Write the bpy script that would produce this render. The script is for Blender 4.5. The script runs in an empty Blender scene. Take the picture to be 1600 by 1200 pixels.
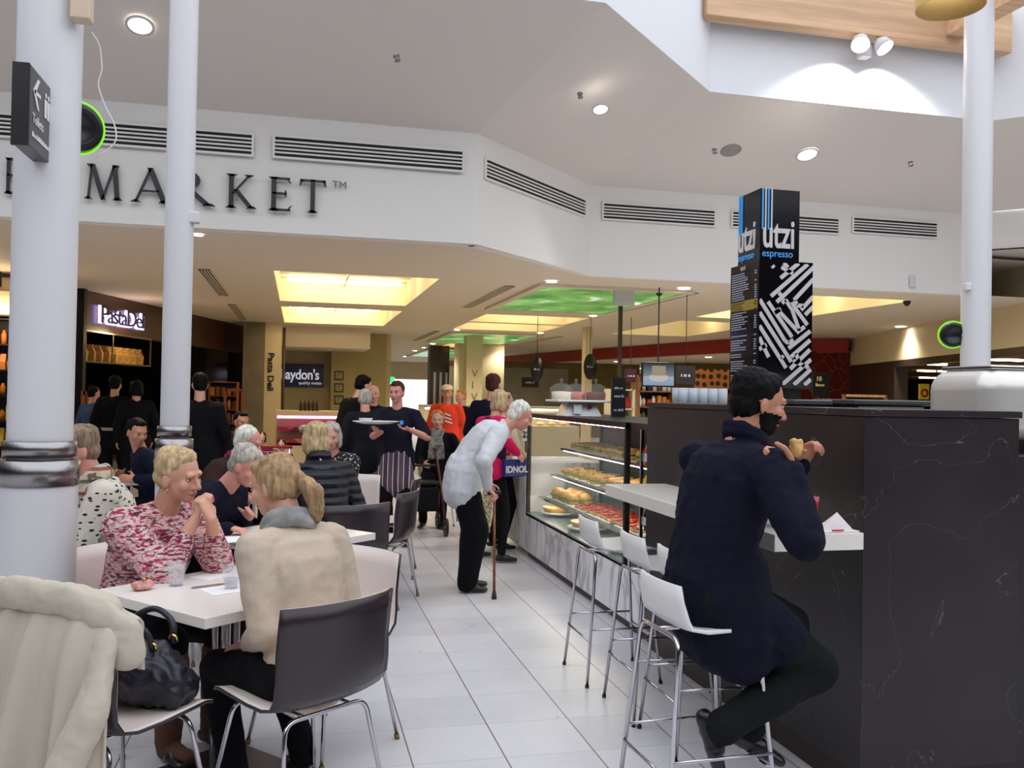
import bpy, bmesh, math, random
from mathutils import Vector, Matrix, noise
PI = math.pi
random.seed(7)
S = bpy.context.scene
COL = S.collection

# ------------------------------------------------------------------ camera
F_PX, CAM_H = 1400.0, 1.55
yaw, pitch, roll = math.radians(13.4), math.radians(.76), math.radians(1.05)
FWD = Vector((math.sin(yaw)*math.cos(pitch), math.cos(yaw)*math.cos(pitch), math.sin(pitch)))
r0 = Vector((math.cos(yaw), -math.sin(yaw), 0)); u0 = r0.cross(FWD)
RT = math.cos(roll)*r0 + math.sin(roll)*u0
UP = -math.sin(roll)*r0 + math.cos(roll)*u0
CAMP = Vector((0, 0, CAM_H))
cd = bpy.data.cameras.new('camera'); cam = bpy.data.objects.new('camera', cd); COL.objects.link(cam)
cd.sensor_fit = 'HORIZONTAL'; cd.sensor_width = 36.0; cd.lens = 36.0*F_PX/1600.0; cd.clip_end = 200; cd.clip_start = .05
mw = Matrix.Identity(4)
for i in range(3):
    mw[i][0] = RT[i]; mw[i][1] = UP[i]; mw[i][2] = -FWD[i]; mw[i][3] = CAMP[i]
cam.matrix_world = mw
S.camera = cam
def ray(x, y): return FWD*F_PX + RT*(x-800) + UP*(600-y)
def gz(x, y, z=0.0):
    d = ray(x, y); return CAMP + d*((z-CAM_H)/d.z)
def atY(x, y, Y):
    d = ray(x, y); return CAMP + d*(Y/d.y)
def atX(x, y, X):
    d = ray(x, y); return CAMP + d*(X/d.x)

# ------------------------------------------------------------------ world, exposure
S.view_settings.view_transform = 'Standard'; S.view_settings.look = 'None'
S.view_settings.gamma = 1.0; S.view_settings.use_curve_mapping = False
S.view_settings.exposure = 0.0
W = bpy.data.worlds.new('sky'); S.world = W; W.use_nodes = True
wb = W.node_tree.nodes['Background']
wb.inputs[0].default_value = (.87, .92, 1.0, 1); wb.inputs[1].default_value = 2.15
S.cycles.max_bounces = 7; S.cycles.diffuse_bounces = 4; S.cycles.glossy_bounces = 4
S.cycles.transmission_bounces = 6; S.cycles.transparent_max_bounces = 12
S.cycles.sample_clamp_indirect = 4.0; S.cycles.caustics_reflective = False; S.cycles.caustics_refractive = False

# ------------------------------------------------------------------ materials
def lin(c): return tuple(((v/255.0)/12.92 if v/255.0 <= .04045 else ((v/255.0+.055)/1.055)**2.4) for v in c)
MATS = {}
def mat(name, rgb, rough=.6, metal=0.0, emit=0.0, ecol=None, bump=0.0, bscale=60.0, var=0.0, vscale=6.0, coat=0.0, alpha=1.0, trans=0.0, spec=.5, stretch=None, sheen=0.0):
    m = bpy.data.materials.new(name); m.use_nodes = True
    nt = m.node_tree; b = nt.nodes['Principled BSDF']
    c = lin(rgb)
    b.inputs['Base Color'].default_value = (*c, 1); b.inputs['Roughness'].default_value = rough
    b.inputs['Metallic'].default_value = metal; b.inputs['Specular IOR Level'].default_value = spec
    if coat: b.inputs['Coat Weight'].default_value = coat; b.inputs['Coat Roughness'].default_value = .08
    if trans: b.inputs['Transmission Weight'].default_value = trans
    if sheen: b.inputs['Sheen Weight'].default_value = sheen
    if alpha < 1: b.inputs['Alpha'].default_value = alpha
    if emit:
        e = lin(ecol or rgb); b.inputs['Emission Color'].default_value = (*e, 1); b.inputs['Emission Strength'].default_value = emit
    if bump or var:
        tc = nt.nodes.new('ShaderNodeTexCoord'); mp = nt.nodes.new('ShaderNodeMapping')
        nt.links.new(tc.outputs['Object'], mp.inputs[0])
        if stretch: mp.inputs['Scale'].default_value = stretch
    if bump:
        n = nt.nodes.new('ShaderNodeTexNoise'); n.inputs['Scale'].default_value = bscale; n.inputs['Detail'].default_value = 4
        nt.links.new(mp.outputs[0], n.inputs['Vector'])
        bp = nt.nodes.new('ShaderNodeBump'); bp.inputs['Strength'].default_value = bump; bp.inputs['Distance'].default_value = .01
        nt.links.new(n.outputs[0], bp.inputs['Height']); nt.links.new(bp.outputs[0], b.inputs['Normal'])
    if var:
        n2 = nt.nodes.new('ShaderNodeTexNoise'); n2.inputs['Scale'].default_value = vscale; n2.inputs['Detail'].default_value = 5
        nt.links.new(mp.outputs[0], n2.inputs['Vector'])
        r = nt.nodes.new('ShaderNodeValToRGB')
        r.color_ramp.elements[0].position = .35; r.color_ramp.elements[1].position = .65
        r.color_ramp.elements[0].color = (*[v*(1-var) for v in c], 1); r.color_ramp.elements[1].color = (*[min(1, v*(1+var)) for v in c], 1)
        nt.links.new(n2.outputs[0], r.inputs[0]); nt.links.new(r.outputs[0], b.inputs['Base Color'])
    MATS[name] = m
    return m
class NT:
    """small helper for node materials"""
    def __init__(s, name, rough=.5, **kw):
        s.m = mat(name, (128, 128, 128), rough, **kw); s.nt = s.m.node_tree; s.b = s.nt.nodes['Principled BSDF']
    def n(s, t, **kw):
        x = s.nt.nodes.new(t)
        for k, v in kw.items():
            if k in ('operation', 'blend_type', 'data_type', 'wave_type', 'bands_direction', 'feature', 'noise_dimensions'): setattr(x, k, v)
            else: x.inputs[k].default_value = v
        return x
    def l(s, a, b): s.nt.links.new(a, b)
    def math(s, op, a, b=None):
        x = s.nt.nodes.new('ShaderNodeMath'); x.operation = op
        for i, v in enumerate((a, b)):
            if v is None: continue
            if isinstance(v, (int, float)): x.inputs[i].default_value = v
            else: s.l(v, x.inputs[i])
        return x.outputs[0]
    def ramp(s, fac, stops, const=False):
        r = s.nt.nodes.new('ShaderNodeValToRGB'); cr = r.color_ramp
        if const: cr.interpolation = 'CONSTANT'
        while len(cr.elements) < len(stops): cr.elements.new(.5)
        for e, (p, c) in zip(cr.elements, stops): e.position = p; e.color = (*lin(c), 1)
        s.l(fac, r.inputs[0]); return r.outputs[0]
    def mix(s, fac, a, b):
        x = s.nt.nodes.new('ShaderNodeMix'); x.data_type = 'RGBA'
        for sock, v in ((x.inputs[0], fac), (x.inputs[6], a), (x.inputs[7], b)):
            if isinstance(v, (int, float)): sock.default_value = v
            elif isinstance(v, tuple): sock.default_value = (*lin(v), 1)
            else: s.l(v, sock)
        return x.outputs[2]

M = {}
# floor
f = NT('floor_tile', .32)
tc = f.n('ShaderNodeTexCoord'); sp = f.n('ShaderNodeSeparateXYZ'); f.l(tc.outputs['Object'], sp.inputs[0])
def grout(axis, off, w):
    a = f.math('DIVIDE', f.math('SUBTRACT', sp.outputs[axis], off), .3985)
    fr = f.math('ABSOLUTE', f.math('SUBTRACT', f.math('FRACT', a), .5))
    return f.math('GREATER_THAN', fr, .5-w/.3985/2), f.math('FLOOR', a)
gx, ix = grout('X', .498, .0065); gy, iy = grout('Y', 5.75-.3985*5, .0045)
wn = f.n('ShaderNodeTexWhiteNoise', noise_dimensions='2D'); cb = f.n('ShaderNodeCombineXYZ')
f.l(ix, cb.inputs[0]); f.l(iy, cb.inputs[1]); f.l(cb.outputs[0], wn.inputs['Vector'])
nz = f.n('ShaderNodeTexNoise', Scale=2.2, Detail=6.0); f.l(tc.outputs['Object'], nz.inputs['Vector'])
base = f.ramp(f.math('ADD', f.math('MULTIPLY', wn.outputs['Value'], .25), f.math('MULTIPLY', nz.outputs[0], .75)), [(.3, (202, 199, 203)), (.6, (216, 214, 216))])
nz2 = f.n('ShaderNodeTexNoise', Scale=75.0, Detail=3.0); f.l(tc.outputs['Object'], nz2.inputs['Vector'])
base = f.mix(f.math('MULTIPLY', f.math('GREATER_THAN', nz2.outputs[0], .66), .35), base, (150, 146, 148))
nz3 = f.n('ShaderNodeTexNoise', Scale=9.0, Detail=8.0); f.l(tc.outputs['Object'], nz3.inputs['Vector'])
base = f.mix(f.math('MULTIPLY', f.math('GREATER_THAN', nz3.outputs[0], .72), .5), base, (150, 140, 140))
base = f.mix(f.math('MULTIPLY', gy, .40), base, (120, 114, 116))
base = f.mix(f.math('MULTIPLY', gx, .9), base, (96, 90, 94))
f.l(base, f.b.inputs['Base Color']); M['floor'] = f.m
M['paint'] = mat('white_paint', (224, 216, 208), .75)
M['fascia'] = mat('fascia_paint', (232, 228, 222), .7)
M['ceil_in'] = mat('inner_ceiling_paint', (222, 208, 188), .8)
M['cream'] = mat('cream_paint', (216, 200, 164), .7)
M['well'] = mat('well_paint', (224, 225, 228), .8)
M['hall'] = mat('hall_wall_paint', (56, 50, 46), .8)
M['dark'] = mat('dark_recess', (18, 16, 16), .7)
M['darkwall'] = mat('dark_shop_wall', (30, 24, 22), .5)
M['brownboard'] = mat('brown_fascia_board', (62, 36, 26), .35)
M['red'] = mat('red_fascia', (150, 20, 18), .5)
M['warmlamp'] = mat('warm_tube_lamp', (255, 232, 180), .5, emit=22, ecol=(255, 236, 192))
M['slopelamp'] = mat('slope_downlight_lamp', (255, 252, 246), .5, emit=7, ecol=(255, 246, 236))
M['downlamp'] = mat('downlight_lamp', (255, 250, 240), .5, emit=45, ecol=(255, 242, 224))
M['whitemetal'] = mat('white_enamel', (212, 210, 212), .35)
M['steel'] = mat('brushed_steel', (150, 146, 146), .28, metal=1.0, bump=.15, bscale=40, stretch=(1, 1, .05))
M['chrome'] = mat('chrome', (196, 192, 196), .12, metal=1.0)
M['black'] = mat('black_plastic', (14, 13, 15), .35)
M['blackgloss'] = mat('black_gloss', (8, 7, 10), .08)
M['white'] = mat('white_laminate', (232, 230, 228), .25)
M['timber'] = mat('pale_timber', (206, 168, 132), .6, var=.15, vscale=5, stretch=(.15, 3, 3))
M['lampshade'] = mat('amber_shade', (214, 176, 104), .6)

# ------------------------------------------------------------------ mesh helpers
class MB:
    def __init__(s): s.v = []; s.f = []; s.mi = []; s.sm = []
    def add(s, vs, fs, mi=0, smooth=False):
        o = len(s.v); s.v += [tuple(v) for v in vs]
        for q in fs: s.f.append(tuple(i+o for i in q)); s.mi.append(mi); s.sm.append(smooth)
        return s
    def box(s, lo, hi, mi=0):
        (a, b, c), (d, e, g) = lo, hi
        return s.add([(a,b,c),(d,b,c),(d,e,c),(a,e,c),(a,b,g),(d,b,g),(d,e,g),(a,e,g)],
                     [(0,3,2,1),(4,5,6,7),(0,1,5,4),(1,2,6,5),(2,3,7,6),(3,0,4,7)], mi)
    def obox(s, c, ux, uy, uz, hx, hy, hz, mi=0):
        c = Vector(c); ux, uy, uz = [Vector(u).normalized() for u in (ux, uy, uz)]
        vs = [c+ux*a*hx+uy*b*hy+uz*g*hz for g in (-1, 1) for b, a in ((-1,-1),(-1,1),(1,1),(1,-1))]
        return s.add(vs, [(0,3,2,1),(4,5,6,7),(0,1,5,4),(1,2,6,5),(2,3,7,6),(3,0,4,7)], mi)
    def quad(s, a, b, c, d, mi=0): return s.add([a, b, c, d], [(0,1,2,3)], mi)
    def rings(s, rs, mi=0, closed=True, caps=True, smooth=True):
        n = len(rs[0]); vs = [p for r in rs for p in r]; fs = []
        for i in range(len(rs)-1):
            for j in range(n if closed else n-1):
                k = (j+1) % n
                fs.append((i*n+j, i*n+k, (i+1)*n+k, (i+1)*n+j))
        if caps and closed: fs += [tuple(reversed(range(n))), tuple(range((len(rs)-1)*n, len(rs)*n))]
        return s.add(vs, fs, mi, smooth)
    def lathe(s, prof, c=(0, 0, 0), n=24, mi=0, axis=None, caps=False):
        c = Vector(c); q = Vector((0, 0, 1)).rotation_difference(Vector(axis)) if axis else None
        rs = []
        for r, z in prof:
            ring = [Vector((max(r, 1e-5)*math.cos(2*PI*k/n), max(r, 1e-5)*math.sin(2*PI*k/n), z)) for k in range(n)]
            rs.append([c+(q @ p if q else p) for p in ring])
        return s.rings(rs, mi, caps=caps)
    def cyl(s, a, b, r, r2=None, n=16, mi=0):
        a, b = Vector(a), Vector(b); d = b-a; L = d.length
        return s.lathe([(r, 0), (r2 if r2 is not None else r, L)], a, n, mi, axis=d, caps=True)
    def tube(s, pts, r, n=8, mi=0, fillet=0.0):
        pts = [Vector(p) for p in pts]
        if fillet:
            q = [pts[0]]
            for i in range(1, len(pts)-1):
                a, b, c = pts[i-1], pts[i], pts[i+1]
                fa = min(fillet, (a-b).length*.45, (c-b).length*.45)
                p0 = b+(a-b).normalized()*fa; p1 = b+(c-b).normalized()*fa
                for k in range(6):
                    t = k/5; q.append((1-t)**2*p0+2*t*(1-t)*b+t*t*p1)
            q.append(pts[-1]); pts = q
        rs = []; up = None
        for i, p in enumerate(pts):
            t = ((pts[min(i+1, len(pts)-1)]-p).normalized()+(p-pts[max(i-1, 0)]).normalized())
            t = t.normalized() if t.length > 1e-6 else Vector((0, 0, 1))
            if up is None: up = t.orthogonal().normalized()
            up = (up-t*up.dot(t)); up = up.normalized() if up.length > 1e-6 else t.orthogonal().normalized()
            w = t.cross(up); rr = r[i] if isinstance(r, (list, tuple)) else r
            rs.append([p+(up*math.cos(2*PI*k/n)+w*math.sin(2*PI*k/n))*rr for k in range(n)])
        return s.rings(rs, mi)
    def ell(s, c, rad, n=16, m=10, mi=0, rot=None):
        c = Vector(c); vs = []; fs = []
        rs = []
        for i in range(m+1):
            a = -PI/2+PI*i/m; ca = max(math.cos(a), 1e-4)
            ring = [Vector((rad[0]*ca*math.cos(2*PI*k/n), rad[1]*ca*math.sin(2*PI*k/n), rad[2]*math.sin(a))) for k in range(n)]
            rs.append([c+(rot @ p if rot else p) for p in ring])
        return s.rings(rs, mi)
    def cap(s, p0, r0_, p1, r1_, lat=None, n=14, mi=0):
        """tapered capsule; r = radius or (lateral, depth)"""
        p0, p1 = Vector(p0), Vector(p1); t = (p1-p0)
        t = t.normalized() if t.length > 1e-6 else Vector((0, 0, 1))
        lat = Vector(lat) if lat is not None else t.orthogonal()
        u = (lat-t*lat.dot(t)).normalized(); w = t.cross(u)
        A = r0_ if isinstance(r0_, tuple) else (r0_, r0_); B = r1_ if isinstance(r1_, tuple) else (r1_, r1_)
        rs = []
        for sgn, p, R in ((-1, p0, A), (1, p1, B)):
            angs = [0.05, .5, 1.0, PI/2] if sgn < 0 else [PI/2, 1.0, .5, .05]
            for a in angs:
                q = p+t*sgn*math.cos(a)*min(R); ca = math.sin(a)
                rs.append([q+u*(R[0]*ca*math.cos(2*PI*k/n))+w*(R[1]*ca*math.sin(2*PI*k/n)) for k in range(n)])
        return s.rings(rs, mi)
    def prism(s, poly, z0, z1, mi=0, M4=None):
        n = len(poly)
        vs = [Vector((x, y, z0)) for x, y in poly]+[Vector((x, y, z1)) for x, y in poly]
        if M4: vs = [M4 @ v for v in vs]
        return s.add(vs, [tuple(reversed(range(n))), tuple(range(n, 2*n))]+[(i, (i+1) % n, n+(i+1) % n, n+i) for i in range(n)], mi)
    def mesh(s, name, mats):
        me = bpy.data.meshes.new(name); me.from_pydata(s.v, [], s.f)
        for m in (mats if isinstance(mats, (list, tuple)) else [mats]): me.materials.append(m)
        me.polygons.foreach_set('material_index', s.mi); me.polygons.foreach_set('use_smooth', s.sm)
        me.update(); return me
    def build(s, name, mats, parent=None, loc=None, bevel=0, recalc=True):
        me = s.mesh(name, mats)
        if recalc:
            bm = bmesh.new(); bm.from_mesh(me); bmesh.ops.recalc_face_normals(bm, faces=bm.faces)
            if loc is not None and parent is None: bmesh.ops.translate(bm, verts=bm.verts, vec=-Vector(loc))
            bm.to_mesh(me); bm.free()
        o = bpy.data.objects.new(name, me); COL.objects.link(o)
        if parent: o.parent = parent
        elif loc is not None: o.location = loc
        if bevel:
            b = o.modifiers.new('bevel', 'BEVEL'); b.width = bevel; b.segments = 3; b.limit_method = 'ANGLE'; b.angle_limit = .6
        return o
def tag(o, label=None, cat=None, group=None, kind=None):
    if label: o['label'] = label
    if cat: o['category'] = cat
    if group: o['group'] = group
    if kind: o['kind'] = kind
    return o
def thing(name, label, cat, loc=(0, 0, 0), rz=0.0, group=None):
    o = bpy.data.objects.new(name, None); COL.objects.link(o); o.location = loc; o.rotation_euler = (0, 0, rz)
    o.empty_display_size = .1
    return tag(o, label, cat, group)
def struct(o): o['kind'] = 'structure'; return o
def dup(root, loc=None, rz=None, label=None, group=None, scale=None):
    r = root.copy(); COL.objects.link(r)
    if loc is not None: r.location = loc
    if rz is not None: r.rotation_euler = (0, 0, rz)
    if scale is not None: r.scale = (scale,)*3 if isinstance(scale, (int, float)) else scale
    if label: r['label'] = label
    if group: r['group'] = group
    for ch in list(root.children):
        c = ch.copy(); COL.objects.link(c); c.parent = r
        for g in list(ch.children):
            d = g.copy(); COL.objects.link(d); d.parent = c
    return r
def bevel(o, w, seg=3):
    b = o.modifiers.new('bevel', 'BEVEL'); b.width = w; b.segments = seg; b.limit_method = 'ANGLE'; b.angle_limit = .6; b.harden_normals = True
    o.data.polygons.foreach_set('use_smooth', [True]*len(o.data.polygons))
    return o
def text_mesh(name, txt, size, m, parent=None, origin=(0,0,0), ux=(1,0,0), uy=(0,0,1), depth=.004, align='LEFT', sx=1.0, bold=0.0, spacing=1.0):
    cu = bpy.data.curves.new(name, 'FONT'); cu.body = txt; cu.size = size; cu.extrude = depth/2; cu.align_x = align; cu.offset = bold; cu.space_character = spacing
    cu.resolution_u = 3
    t = bpy.data.objects.new(name, cu); COL.objects.link(t)
    dg = bpy.context.evaluated_depsgraph_get(); me = bpy.data.meshes.new_from_object(t.evaluated_get(dg))
    bpy.data.objects.remove(t); bpy.data.curves.remove(cu)
    ux, uy = Vector(ux).normalized(), Vector(uy).normalized(); uz = ux.cross(uy); o_ = Vector(origin)
    for v in me.vertices: v.co = o_+ux*v.co.x*sx+uy*v.co.y+uz*v.co.z
    me.materials.clear(); me.materials.append(m); me.name = name
    ob = bpy.data.objects.new(name, me); COL.objects.link(ob)
    if parent: ob.parent = parent
    return ob

def faint_line(parent, x0, y, z, w, h, m, seed=1, axis='X'):
    """an unreadable line of small print: a row of short raised bars"""
    r = random.Random(seed); q = MB(); x = x0
    while x < x0+w:
        l = r.uniform(.25, .6)*h
        if axis == 'X': q.box((x, y, z), (x+l, y+.002, z+h*r.choice((.7, .7, 1))))
        else: q.box((y, x, z), (y+.002, x+l, z+h*r.choice((.7, .7, 1))))
        x += l+h*r.choice((.15, .15, .5))
    return q.build('lettering', m, parent)

# ------------------------------------------------------------------ the shell
def stbox(name, lo, hi, m): return struct(MB().box(lo, hi).build(name, m))
stbox('floor', (-12, -9, -.1), (18, 60, 0), M['floor'])
ZI = 3.2                 # inner ceiling
ZT = 4.42                # top of the fascia
FA, FB, FC, FD = (-12, 9.59), (1.85, 9.62), (3.8, 11.52), (9.75, 11.52)
def vwall(name, a, b, z0, z1, m, th=.12, side=1):
    a, b = Vector((*a, 0)), Vector((*b, 0)); d = (b-a).normalized(); n = Vector((-d.y, d.x, 0))*side*th
    mb = MB(); mb.add([a+Vector((0,0,z0)), b+Vector((0,0,z0)), b+n+Vector((0,0,z0)), a+n+Vector((0,0,z0)),
                       a+Vector((0,0,z1)), b+Vector((0,0,z1)), b+n+Vector((0,0,z1)), a+n+Vector((0,0,z1))],
                      [(0,3,2,1),(4,5,6,7),(0,1,5,4),(1,2,6,5),(2,3,7,6),(3,0,4,7)])
    return struct(mb.build(name, m))
vwall('wall_fascia_west', FA, FB, ZI-.006, ZT, M['fascia'])
vwall('wall_fascia_corner', FB, FC, ZI-.006, ZT, M['fascia'])
vwall('wall_fascia_north', FC, FD, ZI-.006, ZT, M['fascia'])
ZE = 3.86
vwall('wall_fascia_east', FD, (18.2, 3.04), ZE, ZT, M['fascia'])
# sloping soffit between fascia and light well
D = 1.92; ZW = 5.14; t8 = math.tan(PI/8)
W1 = (FB[0]+t8*D, FB[1]-D); W2 = (FC[0]+t8*D, FC[1]-D); W3 = (8.43, FD[1]-D)
W0 = (-7.0, W1[1]); W4 = (15.2, W3[1]-(15.2-W3[0]))
sof = MB()
def q3(a, b, c, d): sof.quad((*a, ZT), (*b, ZT), (*c, ZW), (*d, ZW))
q3(FA, FB, W1, (-12, W1[1])); q3(FB, FC, W2, W1); q3(FC, FD, W3, W2); q3(FD, (17.7, 3.04), W4, W3)
struct(sof.build('ceiling', M['paint'], recalc=False))
rg = MB()     # flat ceiling around the rest of the well
rg.quad((-12, -9, ZW), (-7, -9, ZW), (-7, W1[1], ZW), (-12, W1[1], ZW)); rg.quad((15.2, -9, ZW), (18, -9, ZW), (18, 4, ZW), (15.2, W4[1], ZW))
rg.quad((-7, -9, ZW), (15.2, -9, ZW), (15.2, -6, ZW), (-7, -6, ZW))
struct(rg.build('ceiling', M['paint']))
wl = [W0, W1, W2, W3, W4, (15.2, -6), (-7, -6)]
for i in range(7):
    a, b = wl[i], wl[(i+1) % 7]
    vwall(('wall_well_west', 'wall_well_corner', 'wall_well_north', 'wall_well_east', 'wall_well_far_east', 'wall_well_south', 'wall_well_far_west')[i], a, b, ZW, 7.4, M['well'], th=.1)
vwall('wall_west', (-12, -9), (-12, 9.6), 0, ZW, M['hall']); vwall('wall_east', (18, 12), (18, -9), 0, ZW, M['hall']); vwall('wall_south', (18, -9), (-12, -9), 0, ZW, M['hall'])

# inner ceiling with openings
holes = []
REC = [(-.36, 12.65, 1.92, 16.8), (-.36, 17.9, 1.98, 22.0), (3.68, 17.8, 5.88, 19.7), (3.72, 20.0, 6.0, 22.1), (4.7, 28.6, 6.5, 30.6),
       (7.7, 12.5, 9.6, 16.6), (7.8, 17.5, 9.9, 21.9)]
GRN = [(3.5, 12.7, 5.7, 16.4), (3.95, 23.1, 6.2, 27.6), (4.6, 31.4, 6.8, 38.4)]
xs = sorted({-12, 18, *[h[0] for h in REC], *[h[2] for h in REC]}); ys = sorted({11.52, 60, *[h[1] for h in REC], *[h[3] for h in REC]})
ic = MB()
for i in range(len(xs)-1):
    for j in range(len(ys)-1):
        cx, cy = (xs[i]+xs[i+1])/2, (ys[j]+ys[j+1])/2
        if any(h[0] < cx < h[2] and h[1] < cy < h[3] for h in REC): continue
        ic.quad((xs[i], ys[j], ZI), (xs[i+1], ys[j], ZI), (xs[i+1], ys[j+1], ZI), (xs[i], ys[j+1], ZI))
ic.add([(-12, 9.6, ZI), (1.85, 9.6, ZI), (3.8, 11.52, ZI), (-12, 11.52, ZI)], [(0, 1, 2, 3)])
ic.quad((-12, 11.7, ZI+.6), (18, 11.7, ZI+.6), (18, 60, ZI+.6), (-12, 60, ZI+.6))
struct(ic.build('ceiling', M['ceil_in']))
recwall = mat('recess_paint', (252, 240, 204), .7)
struct(MB().quad((9.75, 11.5, ZE), (17.7, 3.04, ZE), (18, 12.5, ZE), (9.8, 12.5, ZE)).build('ceiling', M['paint']))
for k, (a, b, c, d) in enumerate(REC):
    near = k in (0, 1, 5)
    t = thing('light_coffer', ['glowing ceiling recess nearest above the waiter, left of the green panel', 'smaller glowing ceiling recess just behind the biggest one on the left',
        'first thin glowing ceiling slot behind the big green panel', 'second thin glowing ceiling slot behind the big green panel', 'small far glowing ceiling slot between the distant green panels',
        'glowing ceiling recess that passes behind the black sign tower, nearest', 'glowing ceiling recess left of the black sign tower, farther back'][k], 'ceiling light', ((a+c)/2, (b+d)/2, ZI), group='glowing rectangular ceiling recesses')
    ox, oy = (a+c)/2, (b+d)/2; hx, hy = (c-a)/2, (d-b)/2; h = .42
    m = MB()
    m.quad((-hx,-hy,0),(-hx,hy,0),(-hx,hy,h),(-hx,-hy,h)).quad((hx,-hy,0),(hx,hy,0),(hx,hy,h),(hx,-hy,h)).quad((-hx,-hy,0),(hx,-hy,0),(hx,-hy,h),(-hx,-hy,h)).quad((-hx,hy,0),(hx,hy,0),(hx,hy,h),(-hx,hy,h)).quad((-hx,-hy,h),(hx,-hy,h),(hx,hy,h),(-hx,hy,h))
    m.build('recess', recwall, t)
    for yy in ([-.78, .1, .82] if near else [.3]):
        MB().cyl((-hx+.12, yy*hy, h-.07), (hx-.12, yy*hy, h-.07), .03, n=8).build('lamp_tube', M['warmlamp'], t)
    if near:
        MB().box((-.01, -hy, h-.12), (.01, hy, h-.001)).build('divider', recwall, t)
g = NT('green_leaf_print', .3)
tc = g.n('ShaderNodeTexCoord'); mp = g.n('ShaderNodeMapping'); mp.inputs['Scale'].default_value = (1, .8, 1); g.l(tc.outputs['Object'], mp.inputs[0])
n1 = g.n('ShaderNodeTexNoise', Scale=1.5, Detail=5.0, Distortion=.7); g.l(mp.outputs[0], n1.inputs['Vector'])
c = g.ramp(n1.outputs[0], [(.3, (40, 92, 40)), (.48, (84, 140, 66)), (.60, (116, 164, 92)), (.68, (200, 222, 210))])
g.l(c, g.b.inputs['Emission Color']); g.l(c, g.b.inputs['Base Color']); g.b.inputs['Emission Strength'].default_value = .95
for k, (a, b, c_, d) in enumerate(GRN):
    t = thing('ceiling_light_panel', ['large backlit green leaf-print ceiling panel nearest, behind the white fascia', 'middle backlit green ceiling panel beyond the thin glowing slots', 'farthest backlit green ceiling panel down the arcade'][k], 'ceiling panel', ((a+c_)/2, (b+d)/2, ZI), group='backlit green ceiling panels')
    hx, hy = (c_-a)/2, (d-b)/2
    MB().box((-hx, -hy, -.03), (hx, hy, -.005)).build('diffuser', g.m, t)
    fr = MB()
    for lo, hi in (((-hx-.12,-hy-.12,-.045),(-hx,hy+.12,0)),((hx,-hy-.12,-.045),(hx+.12,hy+.12,0)),((-hx,-hy-.12,-.045),(hx,-hy,0)),((-hx,hy,-.045),(hx,hy+.12,0))): fr.box(lo, hi)
    fr.build('frame', M['ceil_in'], t)

# ------------------------------------------------------------------ the arcade shops: walls and boards
def wbox(name, x0, y0, x1, y1, Y, th, m, st=True, parent=None, mb=False):
    a, b = atY(x0, y1, Y), atY(x1, y0, Y)
    q = MB().box((a.x, Y, a.z), (b.x, Y+th, b.z))
    if mb: return q
    o = q.build(name, m, parent)
    return struct(o) if st else o
stbox('wall_arcade_west', (-12.1, 9.7, 0), (-12, 60, ZI), M['darkwall'])
stbox('wall_arcade_north_west', (-12, 46, 0), (4.35, 46.2, ZI), M['cream'])
stbox('wall_arcade_north', (6.9, 46, 0), (18, 46.2, ZI), M['cream'])
stbox('wall_arcade_north_lintel', (4.35, 46, 2.3), (6.9, 46.2, ZI), M['cream'])
PA, PB = Vector((-3.55, 16.2, 0)), Vector((-1.36, 23.84, 0))
pd = (PB-PA).normalized(); pn = Vector((pd.y, -pd.x, 0))      # pn points to the walkway
def slab(name, a, b, z0, z1, th, m, st=True, parent=None, off=0):
    a, b = Vector((a[0], a[1], 0)), Vector((b[0], b[1], 0)); d = (b-a).normalized(); n = Vector((d.y, -d.x, 0)); a = a+n*off; b = b+n*off
    mb = MB(); zz0, zz1 = Vector((0,0,z0)), Vector((0,0,z1))
    mb.add([a+zz0, b+zz0, b-n*th+zz0, a-n*th+zz0, a+zz1, b+zz1, b-n*th+zz1, a-n*th+zz1], [(0,3,2,1),(4,5,6,7),(0,1,5,4),(1,2,6,5),(2,3,7,6),(3,0,4,7)])
    o = mb.build(name, m, parent); return struct(o) if st else o
P0 = PA-pd*2.5
board = slab('fascia_board', PA, PB, 2.52, 3.2, .25, M['brownboard'], False)
tag(board, 'dark brown shop fascia board carrying glowing purple-white letters', 'fascia board')
slab('wall_pasta_shop_back', PA-pd*6, PB, 0, 3.2, .1, M['darkwall'], off=-3.2)
slab('wall_shop_divider', PA+pn*.1, PA-pn*3.2, 0, 3.2, .1, M['darkwall'])
slab('wall_shop_divider', PB, PB-pn*3.2, 0, 3.2, .1, M['darkwall'])
slab('wall_pasta_glass_side', PA+pd*4.2, PB, .9, 2.52, .05, mat('dark_shop_glass', (22, 20, 26), .12), off=-.2)
tag(slab('fascia_strip', PA+Vector((-.2,-.35,0)), PA+Vector((-.04, 0, 0)), 0, 3.2, .08, M['steel'], False), 'narrow brushed steel strip on the shopfront edge right of the big pillar', 'trim strip')
# glowing shop name
sg = thing('shop_sign', 'purple-white glowing shop-name letters on dark brown board', 'sign', (-3.4, 16.66, 2.6))
glow = mat('halo_letter_light', (190, 170, 255), .4, emit=5, ecol=(196, 178, 255))
p0 = PA+pd*.5+pn*.04+Vector((0, 0, 2.70)); off = Vector((-3.4, 16.66, 2.6))
text_mesh('letter_glow', 'PastaDeli', .42, glow, sg, p0-off-pd*.025+Vector((0,0,-.012)), pd, (0,0,1), .02, bold=.012, spacing=.86, sx=1.3)
text_mesh('letter_face', 'PastaDeli', .42, M['black'], sg, p0-off+pn*.022+pd*.02, pd, (0,0,1), .02, spacing=.86, sx=1.3)
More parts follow.
